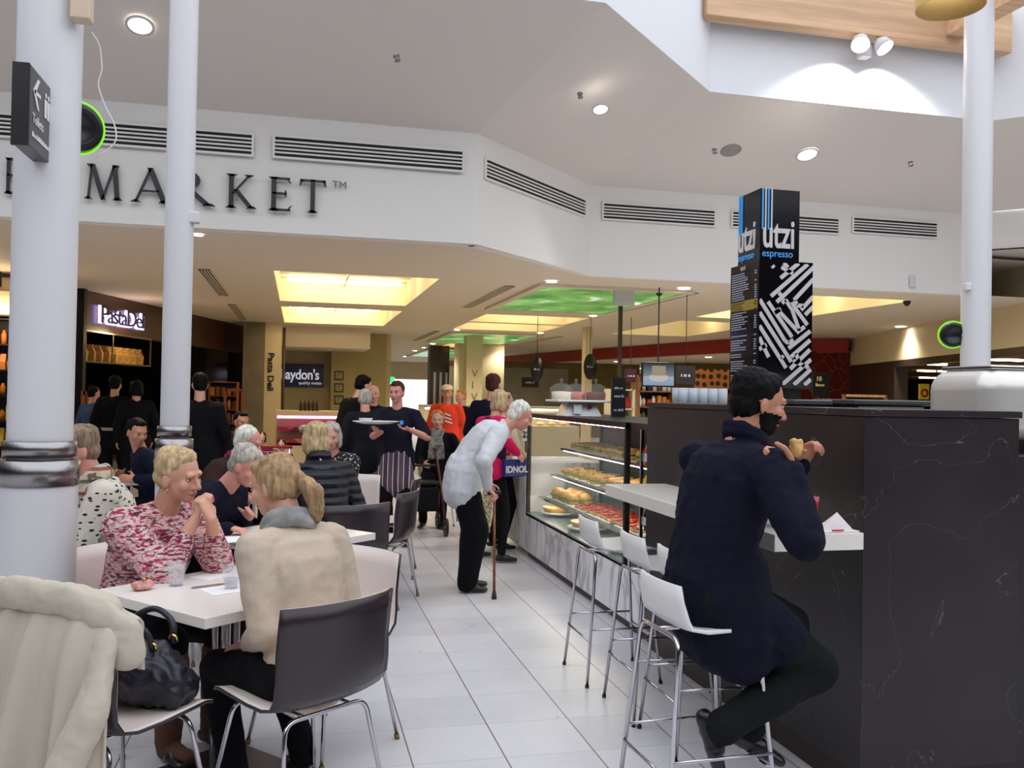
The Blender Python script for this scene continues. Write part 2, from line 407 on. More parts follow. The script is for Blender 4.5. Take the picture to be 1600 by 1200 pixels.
# column of the deli and its upright lettering
colg = mat('grey_stone_column', (116, 106, 92), .6, var=.12, vscale=3)
tag(MB().box((-1.30, 22.2, 0), (-.80, 23.0, 3.2)).build('column', colg), 'grey stone-clad column between the pasta shop and the butcher', 'column')
cc = MB().box((-.80, 22.25, 0), (-.42, 23.0, 3.2)).build('column', M['cream']); tag(cc, 'cream column face with upright dark lettering', 'column')
text_mesh('lettering', 'Pasta Deli', .2, M['black'], cc, (-.72, 22.235, 2.48), (0, 0, -1), (1, 0, 0), .01, sx=1.15, bold=.006)
tag(MB().cyl((-.36, 22.3, 0), (-.36, 22.3, 3.1), .035).build('post', mat('bronze_post', (60, 40, 26), .4)), 'thin dark post at the butcher shop entrance', 'post')
# butcher shop
stbox('ceiling_butcher_bulkhead', (-.42, 23.0, 2.68), (1.75, 30, 3.2), M['ceil_in'])
stbox('wall_butcher_back', (-.8, 26.085, 0), (1.0, 26.3, 2.72), M['cream'])
stbox('wall_butcher_side', (.86, 25.0, 0), (2.36, 25.2, 3.2), mat('olive_cream_paint', (170, 156, 112), .7))
stbox('wall_arcade_left', (2.3, 25.2, 0), (2.5, 46, 3.2), M['cream'])
blue = mat('royal_blue_sign', (14, 36, 120), .35)
a = atY(434, 604, 26); b = atY(506, 570, 26)
hs = thing('shop_sign', "royal blue shop sign with white lettering above the butcher case", 'sign', ((a.x+b.x)/2, 26, a.z))
MB().box((a.x-(a.x+b.x)/2, 0, 0), (b.x-(a.x+b.x)/2, .08, b.z-a.z)).build('panel', blue, hs)
text_mesh('lettering', "haydon's", .40, mat('sign_white', (236, 236, 240), .4, emit=.5), hs, (-.58, -.012, .22), (1,0,0), (0,0,1), .012, spacing=.95, sx=.82, bold=.006)
text_mesh('lettering', "quality meats", .12, MATS['sign_white'], hs, (-.06, -.012, .08), (1,0,0), (0,0,1), .012)
for k in range(3):
    y0 = 580+k*19
    a = atY(522, y0+14, 24.98); b = atY(537, y0, 24.98)
    t = thing('picture_frame', ['top', 'middle', 'bottom'][k]+' framed photograph of three in a column on the olive wall', 'picture', ((a.x+b.x)/2, 24.98, a.z), group='framed pictures on the butcher side wall')
    w = (b.x-a.x)/2; MB().box((-w, 0, 0), (w, .02, b.z-a.z)).build('frame', M['darkwall'], t); MB().box((-w*.75, -.006, .035), (w*.75, .0, b.z-a.z-.035)).build('photo', mat('photo_print', (150, 138, 116), .5, var=.4, vscale=9), t)
# meat case
mc = thing('meat_display_case', 'butcher display case with pink strip light, beyond the seated group', 'display case', (.35, 17, 0))
MB().box((-.75, 0, 0), (.75, .8, .55)).box((-.75, 0, 1.12), (.75, .8, 1.2)).box((-.75, .7, .55), (.75, .8, 1.12)).build('cabinet', M['cream'], mc)
pk = NT('meat_trays', .4); tc = pk.n('ShaderNodeTexCoord'); v = pk.n('ShaderNodeTexVoronoi', Scale=9.0); pk.l(tc.outputs['Object'], v.inputs['Vector'])
pk.l(pk.ramp(v.outputs['Color'], [(.2, (70, 20, 30)), (.5, (150, 50, 60)), (.8, (190, 110, 120))]), pk.b.inputs['Base Color'])
MB().box((-.72, .15, .6), (.72, .68, .68)).box((-.72, .45, .8), (.72, .68, .88)).build('meat_trays', pk.m, mc)
MB().box((-.72, .05, 1.06), (.72, .09, 1.11)).build('lamp', mat('pink_strip_lamp', (255, 120, 210), .5, emit=6, ecol=(255, 110, 200)), mc)
for k in range(5):
    tag(MB().lathe([(.03, 0), (.03, .13), (.012, .17), (.012, .21)], (.05+k*.075, 17.2, 1.2), 8, caps=True).build('sauce_bottle', M['brownboard']), 'small dark sauce bottle on the butcher case, %s from the left' % ('first', 'second', 'third', 'fourth', 'fifth')[k], 'bottle', 'sauce bottles on the butcher case')
# far passage: bright doorway, exit signs, dark clad wall, cream piers
day = mat('daylit_shopfront_glass', (235, 245, 255), .3, emit=1.6, ecol=(225, 240, 255))
stbox('window_1', (4.35, 46.1, 0), (6.9, 46.15, 2.3), day)
for k, (x, y) in enumerate(((608, 588), (770, 590))): pass
for k, (x, y, Y) in enumerate(((603, 595, 34), (593, 591, 40))):
    p = atY(x, y, Y)
ex = mat('green_exit_light', (60, 180, 110), .4, emit=1.5, ecol=(60, 190, 110))
for k, (x, y, Y) in enumerate(((607, 593, 32), (594, 590, 30), (566, 604, 40))):
    if k == 2: x, y = 594, 604
    p = atY(x, y, Y)
    if k < 2:
        t = thing('exit_sign', ['small green exit sign at the left edge of the bright far doorway', 'small green exit sign hanging in front of the bright far doorway'][k], 'exit sign', (p.x if k == 0 else p.x, Y, p.z-.1))
        MB().box((-.22, 0, 0), (.22, .06, .2)).build('panel', ex, t); MB().cyl((0, .03, .2), (0, .03, ZI-p.z+.1), .012, n=6).build('stem', M['black'], t)
dp = mat('dark_timber_cladding', (34, 24, 22), .35)
stbox('wall_dark_clad', (4.15+.15, 30, 0), (4.95, 30.6, 3.2), dp)
for k in range(3):
    stbox('trim_1', (4.42+k*.2, 29.96, 0), (4.5+k*.2, 30, 2.3), mat('pale_stripe', (120, 116, 116), .4) if k == 0 else MATS['pale_stripe'])
stbox('wall_arcade_pier', (4.95, 28, 0), (6.4, 29, 3.2), M['cream'])
vp = MB().box((4.42, 23.9, 0), (4.86, 24.4, 3.2)).build('column', M['cream']); tag(vp, 'cream column with four grey letters down its front', 'column')
for i, ch in enumerate('VIVA'): text_mesh('lettering', ch, .28, mat('grey_lettering', (120, 116, 100), .5) if i == 0 else MATS['grey_lettering'], vp, (4.56, 23.885, 2.05-i*.32), (1,0,0), (0,0,1), .012)
# right arcade: long board, soffit, back walls
RB = [(6.9, 45), (9.2, 31.3), (11.25, 22.4), (13.74, 20.4)]
ochre = mat('ochre_board', (150, 112, 60), .6)
RB1 = (8.3, 36.5)
slab('wall_board_ochre', RB[0], RB1, 2.82, 3.2, .1, ochre)
redb = mat('red_board', (150, 26, 20), .5)
slab('wall_board_red', RB1, RB[1], 2.82, 3.2, .1, redb); slab('wall_board_red', RB[1], RB[2], 2.82, 3.2, .1, redb); slab('wall_board_red', RB[2], RB[3], 2.82, 3.2, .1, redb)
sf = MB().add([(*RB[0], 2.86), (*RB[1], 2.86), (*RB[2], 2.86), (*RB[3], 2.86), (18, 24, 2.86), (18, 45, 2.86)], [(0, 1, 2, 3, 4, 5)])
struct(sf.build('ceiling', M['ceil_in']))
stbox('wall_shop_back', (6.2, 33, 0), (13.0, 33.2, 2.86), mat('olive_shop_wall', (112, 98, 50), .7, var=.15, vscale=2))
stbox('wall_shop_back', (13, 30, 0), (18, 30.2, 2.86), MATS['olive_shop_wall'])
stbox('wall_shop_grey', (4.9, 29.5, 0), (9.0, 29.7, 2.5), mat('grey_shopfront', (128, 122, 104), .6, var=.1, vscale=2))
# cream board on the right and the supermarket behind
ca, cb_ = (14.0, 20.7), (11.22, 11.7)
slab('wall_board_cream', ca, cb_, 2.5, ZE+.02, .12, M['cream'])
brz = mat('bronze_frame', (96, 84, 70), .3, metal=.7)
dca = (Vector((*cb_, 0))-Vector((*ca, 0))).normalized()
slab('wall_bronze_pier', ca, tuple((Vector((*ca,0))+dca*3.2)[:2]), 0, 2.5, .3, brz)
slab('wall_bronze_header', tuple((Vector((*ca,0))+dca*3.2)[:2]), cb_, 2.36, 2.5, .2, brz)
stbox('wall_supermarket_back', (14, 62, 0), (60, 62.3, 6), mat('supermarket_brown', (112, 72, 40), .7, var=.3, vscale=.6))
struct(MB().quad((14.5, 12, 3.012), (60, 12, 3.012), (60, 62, 3.012), (14.5, 62, 3.012)).build('ceiling', mat('supermarket_ceiling', (130, 88, 52), .8)))
stbox('wall_supermarket_east', (60, 6, 0), (60.2, 62, 6), MATS['supermarket_brown']); stbox('floor', (18, 6, -.1), (60, 62, 0), MATS['supermarket_ceiling'])
stbox('wall_supermarket_south', (18, 6, 0), (60, 6.2, 6), MATS['supermarket_brown'])
k = 0
for row, (Y, z, segs) in enumerate( ((20.5, 2.95, ((1462, 1530), (1560, 1640))), (24, 2.95, ((1440, 1510), (1535, 1600))), (28, 2.95, ((1438, 1480), (1540, 1580), (1590, 1640))), (34, 2.95, ((1438, 1462), (1470, 1505), (1545, 1600))), (43, 2.95, ((1440, 1465), (1475, 1500), (1550, 1590))))):
    for si, (x0, x1) in enumerate(segs):
        pa, pb = atY(x0, 575, Y), atY(x1, 575, Y)
        tag(MB().box((pa.x, Y, z), (pb.x, Y+.2, z+.06)).build('fluorescent_light', M['warmlamp']), 'supermarket strip light, %s row back, %s piece from the left' % (('nearest', 'second', 'third', 'fourth', 'farthest')[row], ('first', 'second', 'third')[si]), 'ceiling light', 'supermarket strip lights')
rw = NT('red_graphic_wall', .45)
tc = rw.n('ShaderNodeTexCoord'); wv = rw.n('ShaderNodeTexVoronoi', feature='DISTANCE_TO_EDGE', Scale=2.6); rw.l(tc.outputs['Object'], wv.inputs['Vector'])
rw.l(rw.mix(rw.math('MULTIPLY', rw.math('LESS_THAN', wv.outputs[0], .018), .55), (104, 16, 16), (170, 120, 90)), rw.b.inputs['Base Color'])
struct(MB().box((11.6, 20.9, 0), (14.2, 21.05, 2.86)).build('wall_red_graphic', rw.m))

# ------------------------------------------------------------------ fascia: grilles and lettering
DX = Vector((1, 1, 0)).normalized(); DN = Vector((1, -1, 0)).normalized()
def grille(a, u, n, w, label, h=.20, slats=5):
    """a = lower left corner on the wall, u = direction along the wall, n = outward"""
    t = thing('air_grille', label, 'air vent', a, group='slotted air vents on the white fascia')
    u = Vector(u); n = Vector(n); z = Vector((0, 0, 1))
    MB().obox(u*w/2+z*h/2+n*.004, u, z, n, w/2, h/2, .003).build('slot_backing', M['dark'], t)
    fr = MB(); b = .022
    for c, hw, hh in ((u*w/2-z*b/2, w/2+b, b/2), (u*w/2+z*(h+b/2), w/2+b, b/2), (-u*b/2+z*h/2, b/2, h/2), (u*(w+b/2)+z*h/2, b/2, h/2)):
        fr.obox(c+n*.012, u, z, n, hw, hh, .012)
    frm = fr.build('frame', M['fascia'], t)
    sl = MB()
    for k in range(slats-1):
        sl.obox(u*w/2+z*(h*(k+1)/slats)+n*.012, u, z, n, w/2, h*.085/2, .008)
    sl.build('slats', M['fascia'], frm)
yF = 9.588
grille((-4.6, yF, 3.985), (1,0,0), (0,-1,0), 4.08, 'long slotted vent on the white fascia above the first MARKET letters, leftmost')
grille((-.29, yF, 3.99), (1,0,0), (0,-1,0), 1.97, 'slotted vent above the letters KET on the white fascia')
fu = (Vector((*FC, 0))-Vector((*FB, 0))).normalized(); fn = Vector((fu.y, -fu.x, 0))
grille(Vector((*FB, 3.97))+fu*.16+fn*.004, fu, fn, 2.36, 'slotted vent on the angled piece of white fascia')
grille((3.97, 11.51, 3.98), (1,0,0), (0,-1,0), 1.63, 'short slotted vent left of the black sign tower')
grille((5.88, 11.51, 3.99), (1,0,0), (0,-1,0), 1.67, 'slotted vent half hidden behind the black sign tower')
grille((7.8, 11.51, 4.03), (1,0,0), (0,-1,0), 1.4, 'slotted vent on the fascia between the sign tower and right white pillar')
def bar(m, x0, y0, x1, y1, w, d0=0, d1=.03): m.prism([(x0-w/2, y0), (x0+w/2, y0), (x1+w/2, y1), (x1-w/2, y1)], d0, d1)
def foot(m, x, y, s=1, w=.3, st=.13):
    m.prism([(x-w/2, y), (x+w/2, y), (x+st/2, y+.07*s), (x-st/2, y+.07*s)], 0, .03)
def arm(m, x0, x1, y, s=0, t=.06):
    m.prism([(x0, y-t/2), (x1, y-t/2), (x1, y+t/2), (x0, y+t/2)], 0, .03)
    if s: m.prism([(x1-.05, y), (x1+.03, y+.13*s), (x1-.0, y+.13*s), (x1-.1, y)], 0, .03)
def glyph(ch):
    m = MB()
    if ch == 'E': bar(m, .14, 0, .14, 1, .13); foot(m, .14, 0, 1, .28); foot(m, .14, 1, -1, .28); arm(m, .1, .58, .03, 1); arm(m, .1, .56, .97, -1); arm(m, .1, .48, .52); m.prism([(.43,.42),(.47,.42),(.47,.62),(.43,.62)],0,.03)
    if ch == 'T': bar(m, .38, 0, .38, 1, .13); foot(m, .38, 0, 1, .3); arm(m, .02, .74, .965); m.prism([(0,.8),(.03,.8),(.12,.97),(.02,1)],0,.03); m.prism([(.76,.8),(.73,.8),(.64,.97),(.74,1)],0,.03)
    if ch == 'K': bar(m, .14, 0, .14, 1, .13); foot(m, .14, 0); foot(m, .14, 1, -1); bar(m, .18, .42, .62, .98, .07); bar(m, .68, .02, .26, .55, .15); foot(m, .7, 0, 1, .28); foot(m, .62, 1, -1, .26, .06)
    if ch == 'A': bar(m, .08, 0, .42, 1, .06); bar(m, .74, 0, .40, 1, .14); arm(m, .2, .62, .33, 0, .05); foot(m, .08, 0, 1, .24, .05); foot(m, .75, 0, 1, .28)
    if ch == 'M': bar(m, .1, 0, .18, 1, .06); bar(m, .52, 0, .2, 1, .14); bar(m, .5, 0, .82, 1, .06); bar(m, .92, 0, .83, 1, .14); foot(m, .1, 0, 1, .24, .05); foot(m, .93, 0, 1, .28); foot(m, .14, 1, -1, .2); foot(m, .86, 1, -1, .2)
    if ch == 'R':
        bar(m, .14, 0, .14, 1, .13); foot(m, .14, 0); foot(m, .14, 1, -1); bar(m, .68, .02, .30, .48, .15); foot(m, .7, 0, 1, .26)
        for k in range(8):
            a0, a1 = PI/2-k*PI/8, PI/2-(k+1)*PI/8
            P = [(.26+.27*math.cos(a0), .735+.265*math.sin(a0)), (.26+.27*math.cos(a1), .735+.265*math.sin(a1)), (.26+.15*math.cos(a1), .735+.21*math.sin(a1)), (.26+.15*math.cos(a0), .735+.21*math.sin(a0))]
            m.prism(P, 0, .03)
        arm(m, .1, .27, .97); arm(m, .1, .3, .5)
    return m
ms = thing('wall_lettering', 'large black serif letters spelling MARKET on the curved white fascia', 'sign', (-1.5, yF, 3.42))
ink = mat('black_letter', (14, 12, 18), .3)
def letters(chars, zb=3.42, h=.345):
    for ch, x0, x1 in chars:
        g_ = glyph(ch); wmax = {'E': .62, 'T': .76, 'K': .84, 'A': .9, 'M': 1.07, 'R': .83}[ch]
        X0, X1 = atY(x0, 330, yF).x, atY(x1, 330, yF).x; sx = (X1-X0)/wmax
        q = MB(); q.add([(X0+1.5+x*sx, -.012-z*1.2, y*h) for x, y, z in g_.v], g_.f); q.build('letter', ink, ms)
letters([('E', 8, 32), ('M', 133, 192), ('A', 207, 268), ('R', 270, 337), ('K', 353, 401), ('E', 419, 456), ('T', 467, 509)])
text_mesh('trademark', 'TM', .11, mat('grey_ink', (110, 106, 104), .5), ms, (1.5+atY(519, 297, yF).x, -.012, .28), (1,0,0), (0,0,1), .01)

# ------------------------------------------------------------------ ceiling fittings
def slope_pt(x, y):
    """hit of a pixel ray with the sloping soffit"""
    d = ray(x, y); best = None
    for n2, c in (((0, -1), -9.6), ((DN.x, DN.y), None), ((0, -1), -11.52)):
        if c is None: c = DN.x*FB[0]+DN.y*FB[1]
        nn = Vector((n2[0], n2[1], -D/(ZW-ZT)*1.0)); # height rises (ZW-ZT) per D
        # plane: n2.p - c = (z-ZT)*D/(ZW-ZT)
        k = D/(ZW-ZT)
        den = n2[0]*d.x+n2[1]*d.y-k*d.z
        t = (c+k*(CAM_H-ZT))/den
        p = CAMP+d*t; nv = Vector((n2[0], n2[1], -k)).normalized()
        if t > 0 and p.z > ZT-.05:
            if best is None or t < best[0]: best = (t, p, nv)
    return best[1], best[2]
def disc_light(p, n, r, label, group, power=None, lampm='downlamp'):
    t = thing('downlight', label, 'ceiling light', p, group=group)
    MB().lathe([(r*1.0, 0), (r*1.25, 0), (r*1.25, .012), (r, .012)], (0,0,0), 20, axis=n).build('trim_ring', M['whitemetal'], t)
    MB().lathe([(0, .004), (r, .004)], (0,0,0), 20, axis=n).build('lamp', M[lampm], t, recalc=False)
    return t
for x, y, r, lb in ((219, 38, .10, 'bright round downlight on the sloping ceiling above the left vents'), (938, 169, .075, 'round downlight on the sloping ceiling between sprinkler and loudspeaker grille'), (1261, 240, .11, 'round downlight on the sloping ceiling above the black sign tower')):
    p, n = slope_pt(x, y); disc_light(p+n*.01, n, r, lb, 'downlights on the sloping ceiling', lampm='slopelamp')
p, n = slope_pt(1142, 234)
t = thing('ceiling_speaker', 'round grey loudspeaker grille on the sloping white ceiling', 'speaker', p+n*.004)
MB().lathe([(.0, .012), (.11, .012), (.125, .006), (.125, 0)], (0,0,0), 24, axis=n).build('grille', mat('speaker_grey', (150, 144, 138), .6), t)
for x, y, lb in ((619, 87, 'small sprinkler head on the sloping ceiling above the KET letters'), (906, 146, 'small sprinkler head up left of the round downlight'), (1116, 233, 'small sprinkler head beside the round loudspeaker grille'), (1422, 253, 'small sprinkler head on the sloping ceiling near the right white pillar')):
    p, n = slope_pt(x, y)
    tag(MB().lathe([(.03, 0), (.03, .01), (.012, .012), (.012, .045), (.028, .047), (.028, .052), (0, .052)], (0,0,0), 10, axis=n).build('sprinkler', M['steel'], loc=(0,0,0)), lb, 'sprinkler').location = p
IN = [(862, 439, .085, 'near left corner of the big green panel'), (1069, 450, .095, 'near right corner of the big green panel'), (927, 493, .08, 'far right corner of the big green panel'),
      (844, 520, .08, 'right end of the second glowing slot'), (787, 537, .12, 'drop-shaped bright one by the second green panel'), (714, 515, .07, 'left end of the second glowing slot'),
      (676, 537, .08, 'left of the second green panel'), (662, 543, .06, 'left of the small far glowing slot'), (648, 548, .08, 'left of the far green panel'), (720, 559, .09, 'right of the far green panel'), (633, 557, .08, 'far left row before the bright doorway'),
      (668, 576, .1, 'far right row before the dark cladding'), (1407, 510, .11, 'on its own left of the right white pillar'), (310, 366, .05, 'just right of the slim white pillar')]
for x, y, r, lb in IN:
    p = gz(x, y, ZI); t_ = disc_light((p.x, p.y, ZI-.005), (0, 0, -1), r, 'round ceiling downlight, '+lb, 'downlights on the arcade ceiling')
    L = bpy.data.lights.new('downlight_beam', 'SPOT'); L.energy = 170; L.spot_size = 2.3; L.spot_blend = .8; L.shadow_soft_size = .08; L.color = (1, .90, .76)
    lo = bpy.data.objects.new('downlight_beam', L); COL.objects.link(lo); lo.parent = t_; lo.location = (0, 0, -.03)
for x, y, r, lb in ((1107, 558, .11, 'right of the wall television'), (1091, 573, .09, 'just above the basket wall'), (963, 565, .08, 'left of the television, upper'), (942, 572, .10, 'left of the television, lower'), (997, 576, .09, 'at the television corner'), (962, 581, .09, 'under the red board, low'),
      (857, 579, .12, 'right of the black oval sign'), (900, 577, .09, 'left of the cream post'), (850, 588, .10, 'below the black oval sign'), (778, 584, .12, 'right of the lettered cream column'), (797, 580, .10, 'between lettered column and oval sign'), (923, 582, .08, 'behind the cream post'), (1290, 555, .05, 'at the red graphic wall')):
    p = gz(x, y, 2.86)
    Y = min(p.y, 32); q = atY(x, y, Y) if p.y > 32 else p
    t_ = disc_light((p.x, p.y, 2.855), (0, 0, -1), r*p.y/28, 'shop ceiling downlight, '+lb, 'downlights inside the right-hand shops')
    L = bpy.data.lights.new('downlight_beam', 'SPOT'); L.energy = 150; L.spot_size = 2.4; L.spot_blend = .8; L.shadow_soft_size = .08; L.color = (1, .86, .68)
    lo = bpy.data.objects.new('downlight_beam', L); COL.objects.link(lo); lo.parent = t_; lo.location = (0, 0, -.03)
for x0, y0, x1, y1, lb in ((310, 420, 357, 462, 'nearest of two left of the big ceiling recess'), (358, 475, 384, 500, 'farther of two left of the ceiling recesses'), (722, 480, 806, 447, 'left of the big green panel'), (957, 489, 1085, 457, 'right of the big green panel'), (650, 532, 680, 517, 'left of the thin glowing slots'), (816, 539, 870, 525, 'right of the middle green panel')):
    a, b = gz(x0, y0, ZI), gz(x1, y1, ZI); w = .16; X = (a.x+b.x)/2; Y0, Y1 = sorted((a.y, b.y))
    t = thing('slot_diffuser', 'dark linear air slot, '+lb, 'air vent', (X, Y0, ZI), group='linear air slots in the arcade ceiling')
    MB().box((-w/2, 0, -.008), (w/2, Y1-Y0, -.002)).build('slot', M['dark'], t)
    m = MB()
    for k in range(5): xx = -w/2+w*k/4; m.box((xx-.008, 0, -.014), (xx+.008, Y1-Y0, -.008))
    m.build('blades', M['ceil_in'], t)
p = gz(975, 455, ZI)
tag(MB().box((-.16, -.03, 0), (.16, .03, .26)).build('ceiling_sign', mat('panel_grey', (190, 196, 192), .5), loc=(0,0,0)), 'small plain grey-white panel hung below the big green ceiling panel', 'sign').location = (p.x*.97, p.y*.97, ZI-.27)
for x, y, lb in ((1030, 454, 'small dark dome camera by the big green ceiling panel'), (1417, 470, 'small dark dome camera under the right end of the glowing recess')):
    p = gz(x, y, ZI); o = MB().lathe([(.06, 0), (.06, .03), (.045, .06), (.02, .085), (0, .09)], (0,0,0), 14, axis=(0,0,-1)).build('dome_camera', M['black']); o.location = (p.x, p.y, ZI); tag(o, lb, 'security camera')
p = atY(1425, 440, 11.51); o = MB().box((-.05, -.03, -.09), (.05, 0, .09)).build('sensor_box', M['whitemetal']); o.location = p; tag(o, 'small white sensor box on the fascia near the right pillar', 'sensor'); bevel(o, .02)
# timber beam in the light well, twin floodlight, hanging shade
a = atY(1105, 22, 9.3); b = atY(1582, 54, 9.3)
o = MB().box((a.x, 9.3, a.z), (b.x, 9.5, a.z+.6)).build('timber_beam', M['timber']); tag(o, 'long pale timber beam high in the white light well', 'beam'); bevel(o, .01)
a2 = atY(1545, 20, 8.6)
o = MB().box((a2.x, 6.5, a.z+.1), (a2.x+.25, 9.3, a.z+.55)).build('timber_beam', M['timber']); tag(o, 'short pale timber beam end crossing behind the right pillar top', 'beam')
fl = atY(1352, 74, 9.42)
t = thing('floodlight', 'twin white floodlight fixed on the white light-well wall', 'floodlight', (fl.x, 9.5, fl.z))
MB().box((-.06, -.12, -.12), (.06, 0, .02)).build('bracket', M['whitemetal'], t)
for sx in (-1, 1):
    h = MB().lathe([(.03, -.10), (.09, -.04), (.11, .06), (.105, .06), (.08, -.03), (0, -.05)], (sx*.15, -.2, .0), 18, axis=(sx*.3, -.5, -.8)).build('lamp_head', M['whitemetal'], t, recalc=False)
    MB().lathe([(0, .03), (.1, .03)], (sx*.15, -.2, .0), 18, axis=(sx*.3, -.5, -.8)).build('lamp', M['downlamp'], t, recalc=False)
    L = bpy.data.lights.new('flood_lamp', 'SPOT'); L.energy = 260; L.spot_size = 1.9; L.spot_blend = .8; L.shadow_soft_size = .05; L.color = (1, .97, .93)
    lo = bpy.data.objects.new('flood_lamp', L); COL.objects.link(lo); lo.parent = t; lo.location = (sx*.18, -.28, -.1)
    lo.rotation_euler = Vector((sx*.22, .42, -1)).to_track_quat('-Z', 'Y').to_euler()
sh = atY(1485, 12, 5.9)
t = thing('pendant_lamp', 'amber drum pendant lampshade hanging at the top right corner', 'pendant lamp', sh)
MB().lathe([(.25, 0), (.26, .28), (.254, .28), (.244, 0), (.25, 0)], (0, 0, .0), 40).build('lamp_shade', M['lampshade'], t, recalc=False)
MB().cyl((0, 0, .2), (0, 0, 1.6), .006).build('cord', M['black'], t); MB().lathe([(.03, .1), (.03, .2), (0, .2)], (0,0,0), 10).box((-.25, -.005, .26), (.25, .005, .27)).build('lamp_holder', M['black'], t)

# ------------------------------------------------------------------ white pillars
def pillar(x, y, r, rb, label, h, zc=1.14):
    t = thing('pillar', label, 'pillar', (x, y, 0))
    MB().lathe([(rb, 0), (rb, zc)], (0,0,0), 48).build('lower_shaft', M['whitemetal'], t)
    MB().lathe([(r, zc+.1), (r, h)], (0,0,0), 48).build('shaft', M['whitemetal'], t)
    MB().lathe([(rb, zc-.005), (rb+.006, zc-.005), (rb+.006, zc+.10), (r*.98, zc+.105)], (0,0,0), 48).build('lower_collar', M['steel'], t)
    MB().lathe([(r, zc+.115), (r+.016, zc+.115), (r+.016, zc+.18), (r, zc+.183)], (0,0,0), 48).build('upper_collar', M['steel'], t)
    return t
p1 = pillar(-1.07, 4.2, .128, .152, 'thick white round pillar with steel collar at the far left', 7.5)
p2 = pillar(-.755, 6.0, .087, .108, 'slim white round pillar in front of the MARKET letters', 7.5)
p3 = pillar(7.06, 8.2, .148, .17, 'white round pillar on the right behind the coffee machine', 7.5)
# screen-discs with a lime ring
lime = mat('lime_ring_light', (120, 230, 20), .4, emit=1.2, ecol=(120, 235, 20))
def ring_device(c, n, r, label):
    t = thing('ring_speaker', label, 'wall fitting', c)
    MB().lathe([(0, 0), (r*.9, 0), (r*1.0, .03), (r*.92, .05)], (0,0,0), 32, axis=n).build('housing', M['steel'], t)
    MB().lathe([(r*1.0, .0), (r*1.06, .0), (r*1.06, .028), (r*1.0, .028), (r, 0)], (0,0,0), 32, axis=n).build('ring', lime, t)
    MB().lathe([(r*.9, .05), (r*.62, .075), (r*.6, .06), (0, .06)], (0,0,0), 32, axis=n).build('face', M['black'], t)
    MB().obox(-Vector(n)*.03, (1,0,0), (0,1,0), (0,0,1), .025, .03, .03).build('bracket', M['whitemetal'], t)
ring_device((-1.0, 4.37, 2.72), (.45, -.85, -.15), .112, 'round steel and black fitting with lime ring on the thick left pillar')
ring_device((6.88, 8.33, 2.30), (-.5, -.8, -.1), .14, 'round black fitting with lime ring on the right white pillar')
# restroom sign
q0 = atY(47, 160, 3.8); zt = atY(47, 100, 3.8).z; hS = .315
t = thing('direction_sign', 'dark projecting Toilets sign with white arrow on the thick left pillar', 'sign', (q0.x-.03, 3.96, zt-hS))
sb = MB().box((-.03, -.16, 0), (.03, .16, hS)).build('box', mat('sign_brown', (62, 56, 58), .35), t); bevel(sb, .004)
MB().box((-.034, -.166, -.003), (.026, -.15, hS+.003)).build('edge_cap', M['black'], t)
wi = mat('white_sign_ink', (226, 224, 226), .5)
ar = MB()
for s in (1, -1): ar.prism([(-.13, .225), (-.07, .225+.06*s), (-.045, .225+.06*s), (-.10, .225)], .0, .003)
ar.prism([(-.12, .218), (-.03, .218), (-.03, .232), (-.12, .232)], 0, .003)
RM = Matrix(((0, 0, 1, .031), (1, 0, 0, 0), (0, 1, 0, 0), (0, 0, 0, 1)))
def onface(mb): mb.v = [tuple(RM @ Vector(v)) for v in mb.v]; return mb
onface(ar).build('arrow', wi, t)
ic_ = MB()
for k in range(3):
    x = .045+k*.04
    ic_.prism([(x-.012, .165), (x+.012, .165), (x+.016, .24), (x-.016, .24)], 0, .003)
    ic_.prism([(x+.011*math.cos(a*PI/4), .257+.011*math.sin(a*PI/4)) for a in range(8)], 0, .003)
onface(ic_).build('pictogram', wi, t)
text_mesh('lettering', 'Toilets', .055, wi, t, (.032, -.13, .10), (0,1,0), (0,0,1), .002)
faint_line(t, -.13, .031, .045, .25, .020, wi, 3, 'Y')
bx = MB().box((-.03, -.06, -.07), (.05, .02, .07)).build('socket_box', mat('beige_plastic', (206, 184, 160), .5)); bx.location = (-.935, 4.12, 3.17); bevel(bx, .008); tag(bx, 'beige power socket box high on the thick left pillar', 'socket')
cbp = [atY(x, y, 4.22) for x, y in ((143, 50), (156, 70), (160, 110), (152, 130), (163, 165), (180, 195), (183, 222), (160, 240), (150, 246))]
tag(MB().tube(cbp, .0035, 6, fillet=.08).build('power_cable', M['whitemetal']), 'thin white cable hanging beside the thick left pillar', 'cable')
for (x, y, z, lb) in ((-.66, 5.98, 2.64, 'small white sensor on the slim pillar'), (6.9, 8.15, 2.80, 'small white sensor on the right pillar')):
    o = MB().box((-.04, -.04, -.035), (.03, .03, .035)).build('sensor_box', M['whitemetal']); o.location = (x, y, z); bevel(o, .008); tag(o, lb, 'sensor')

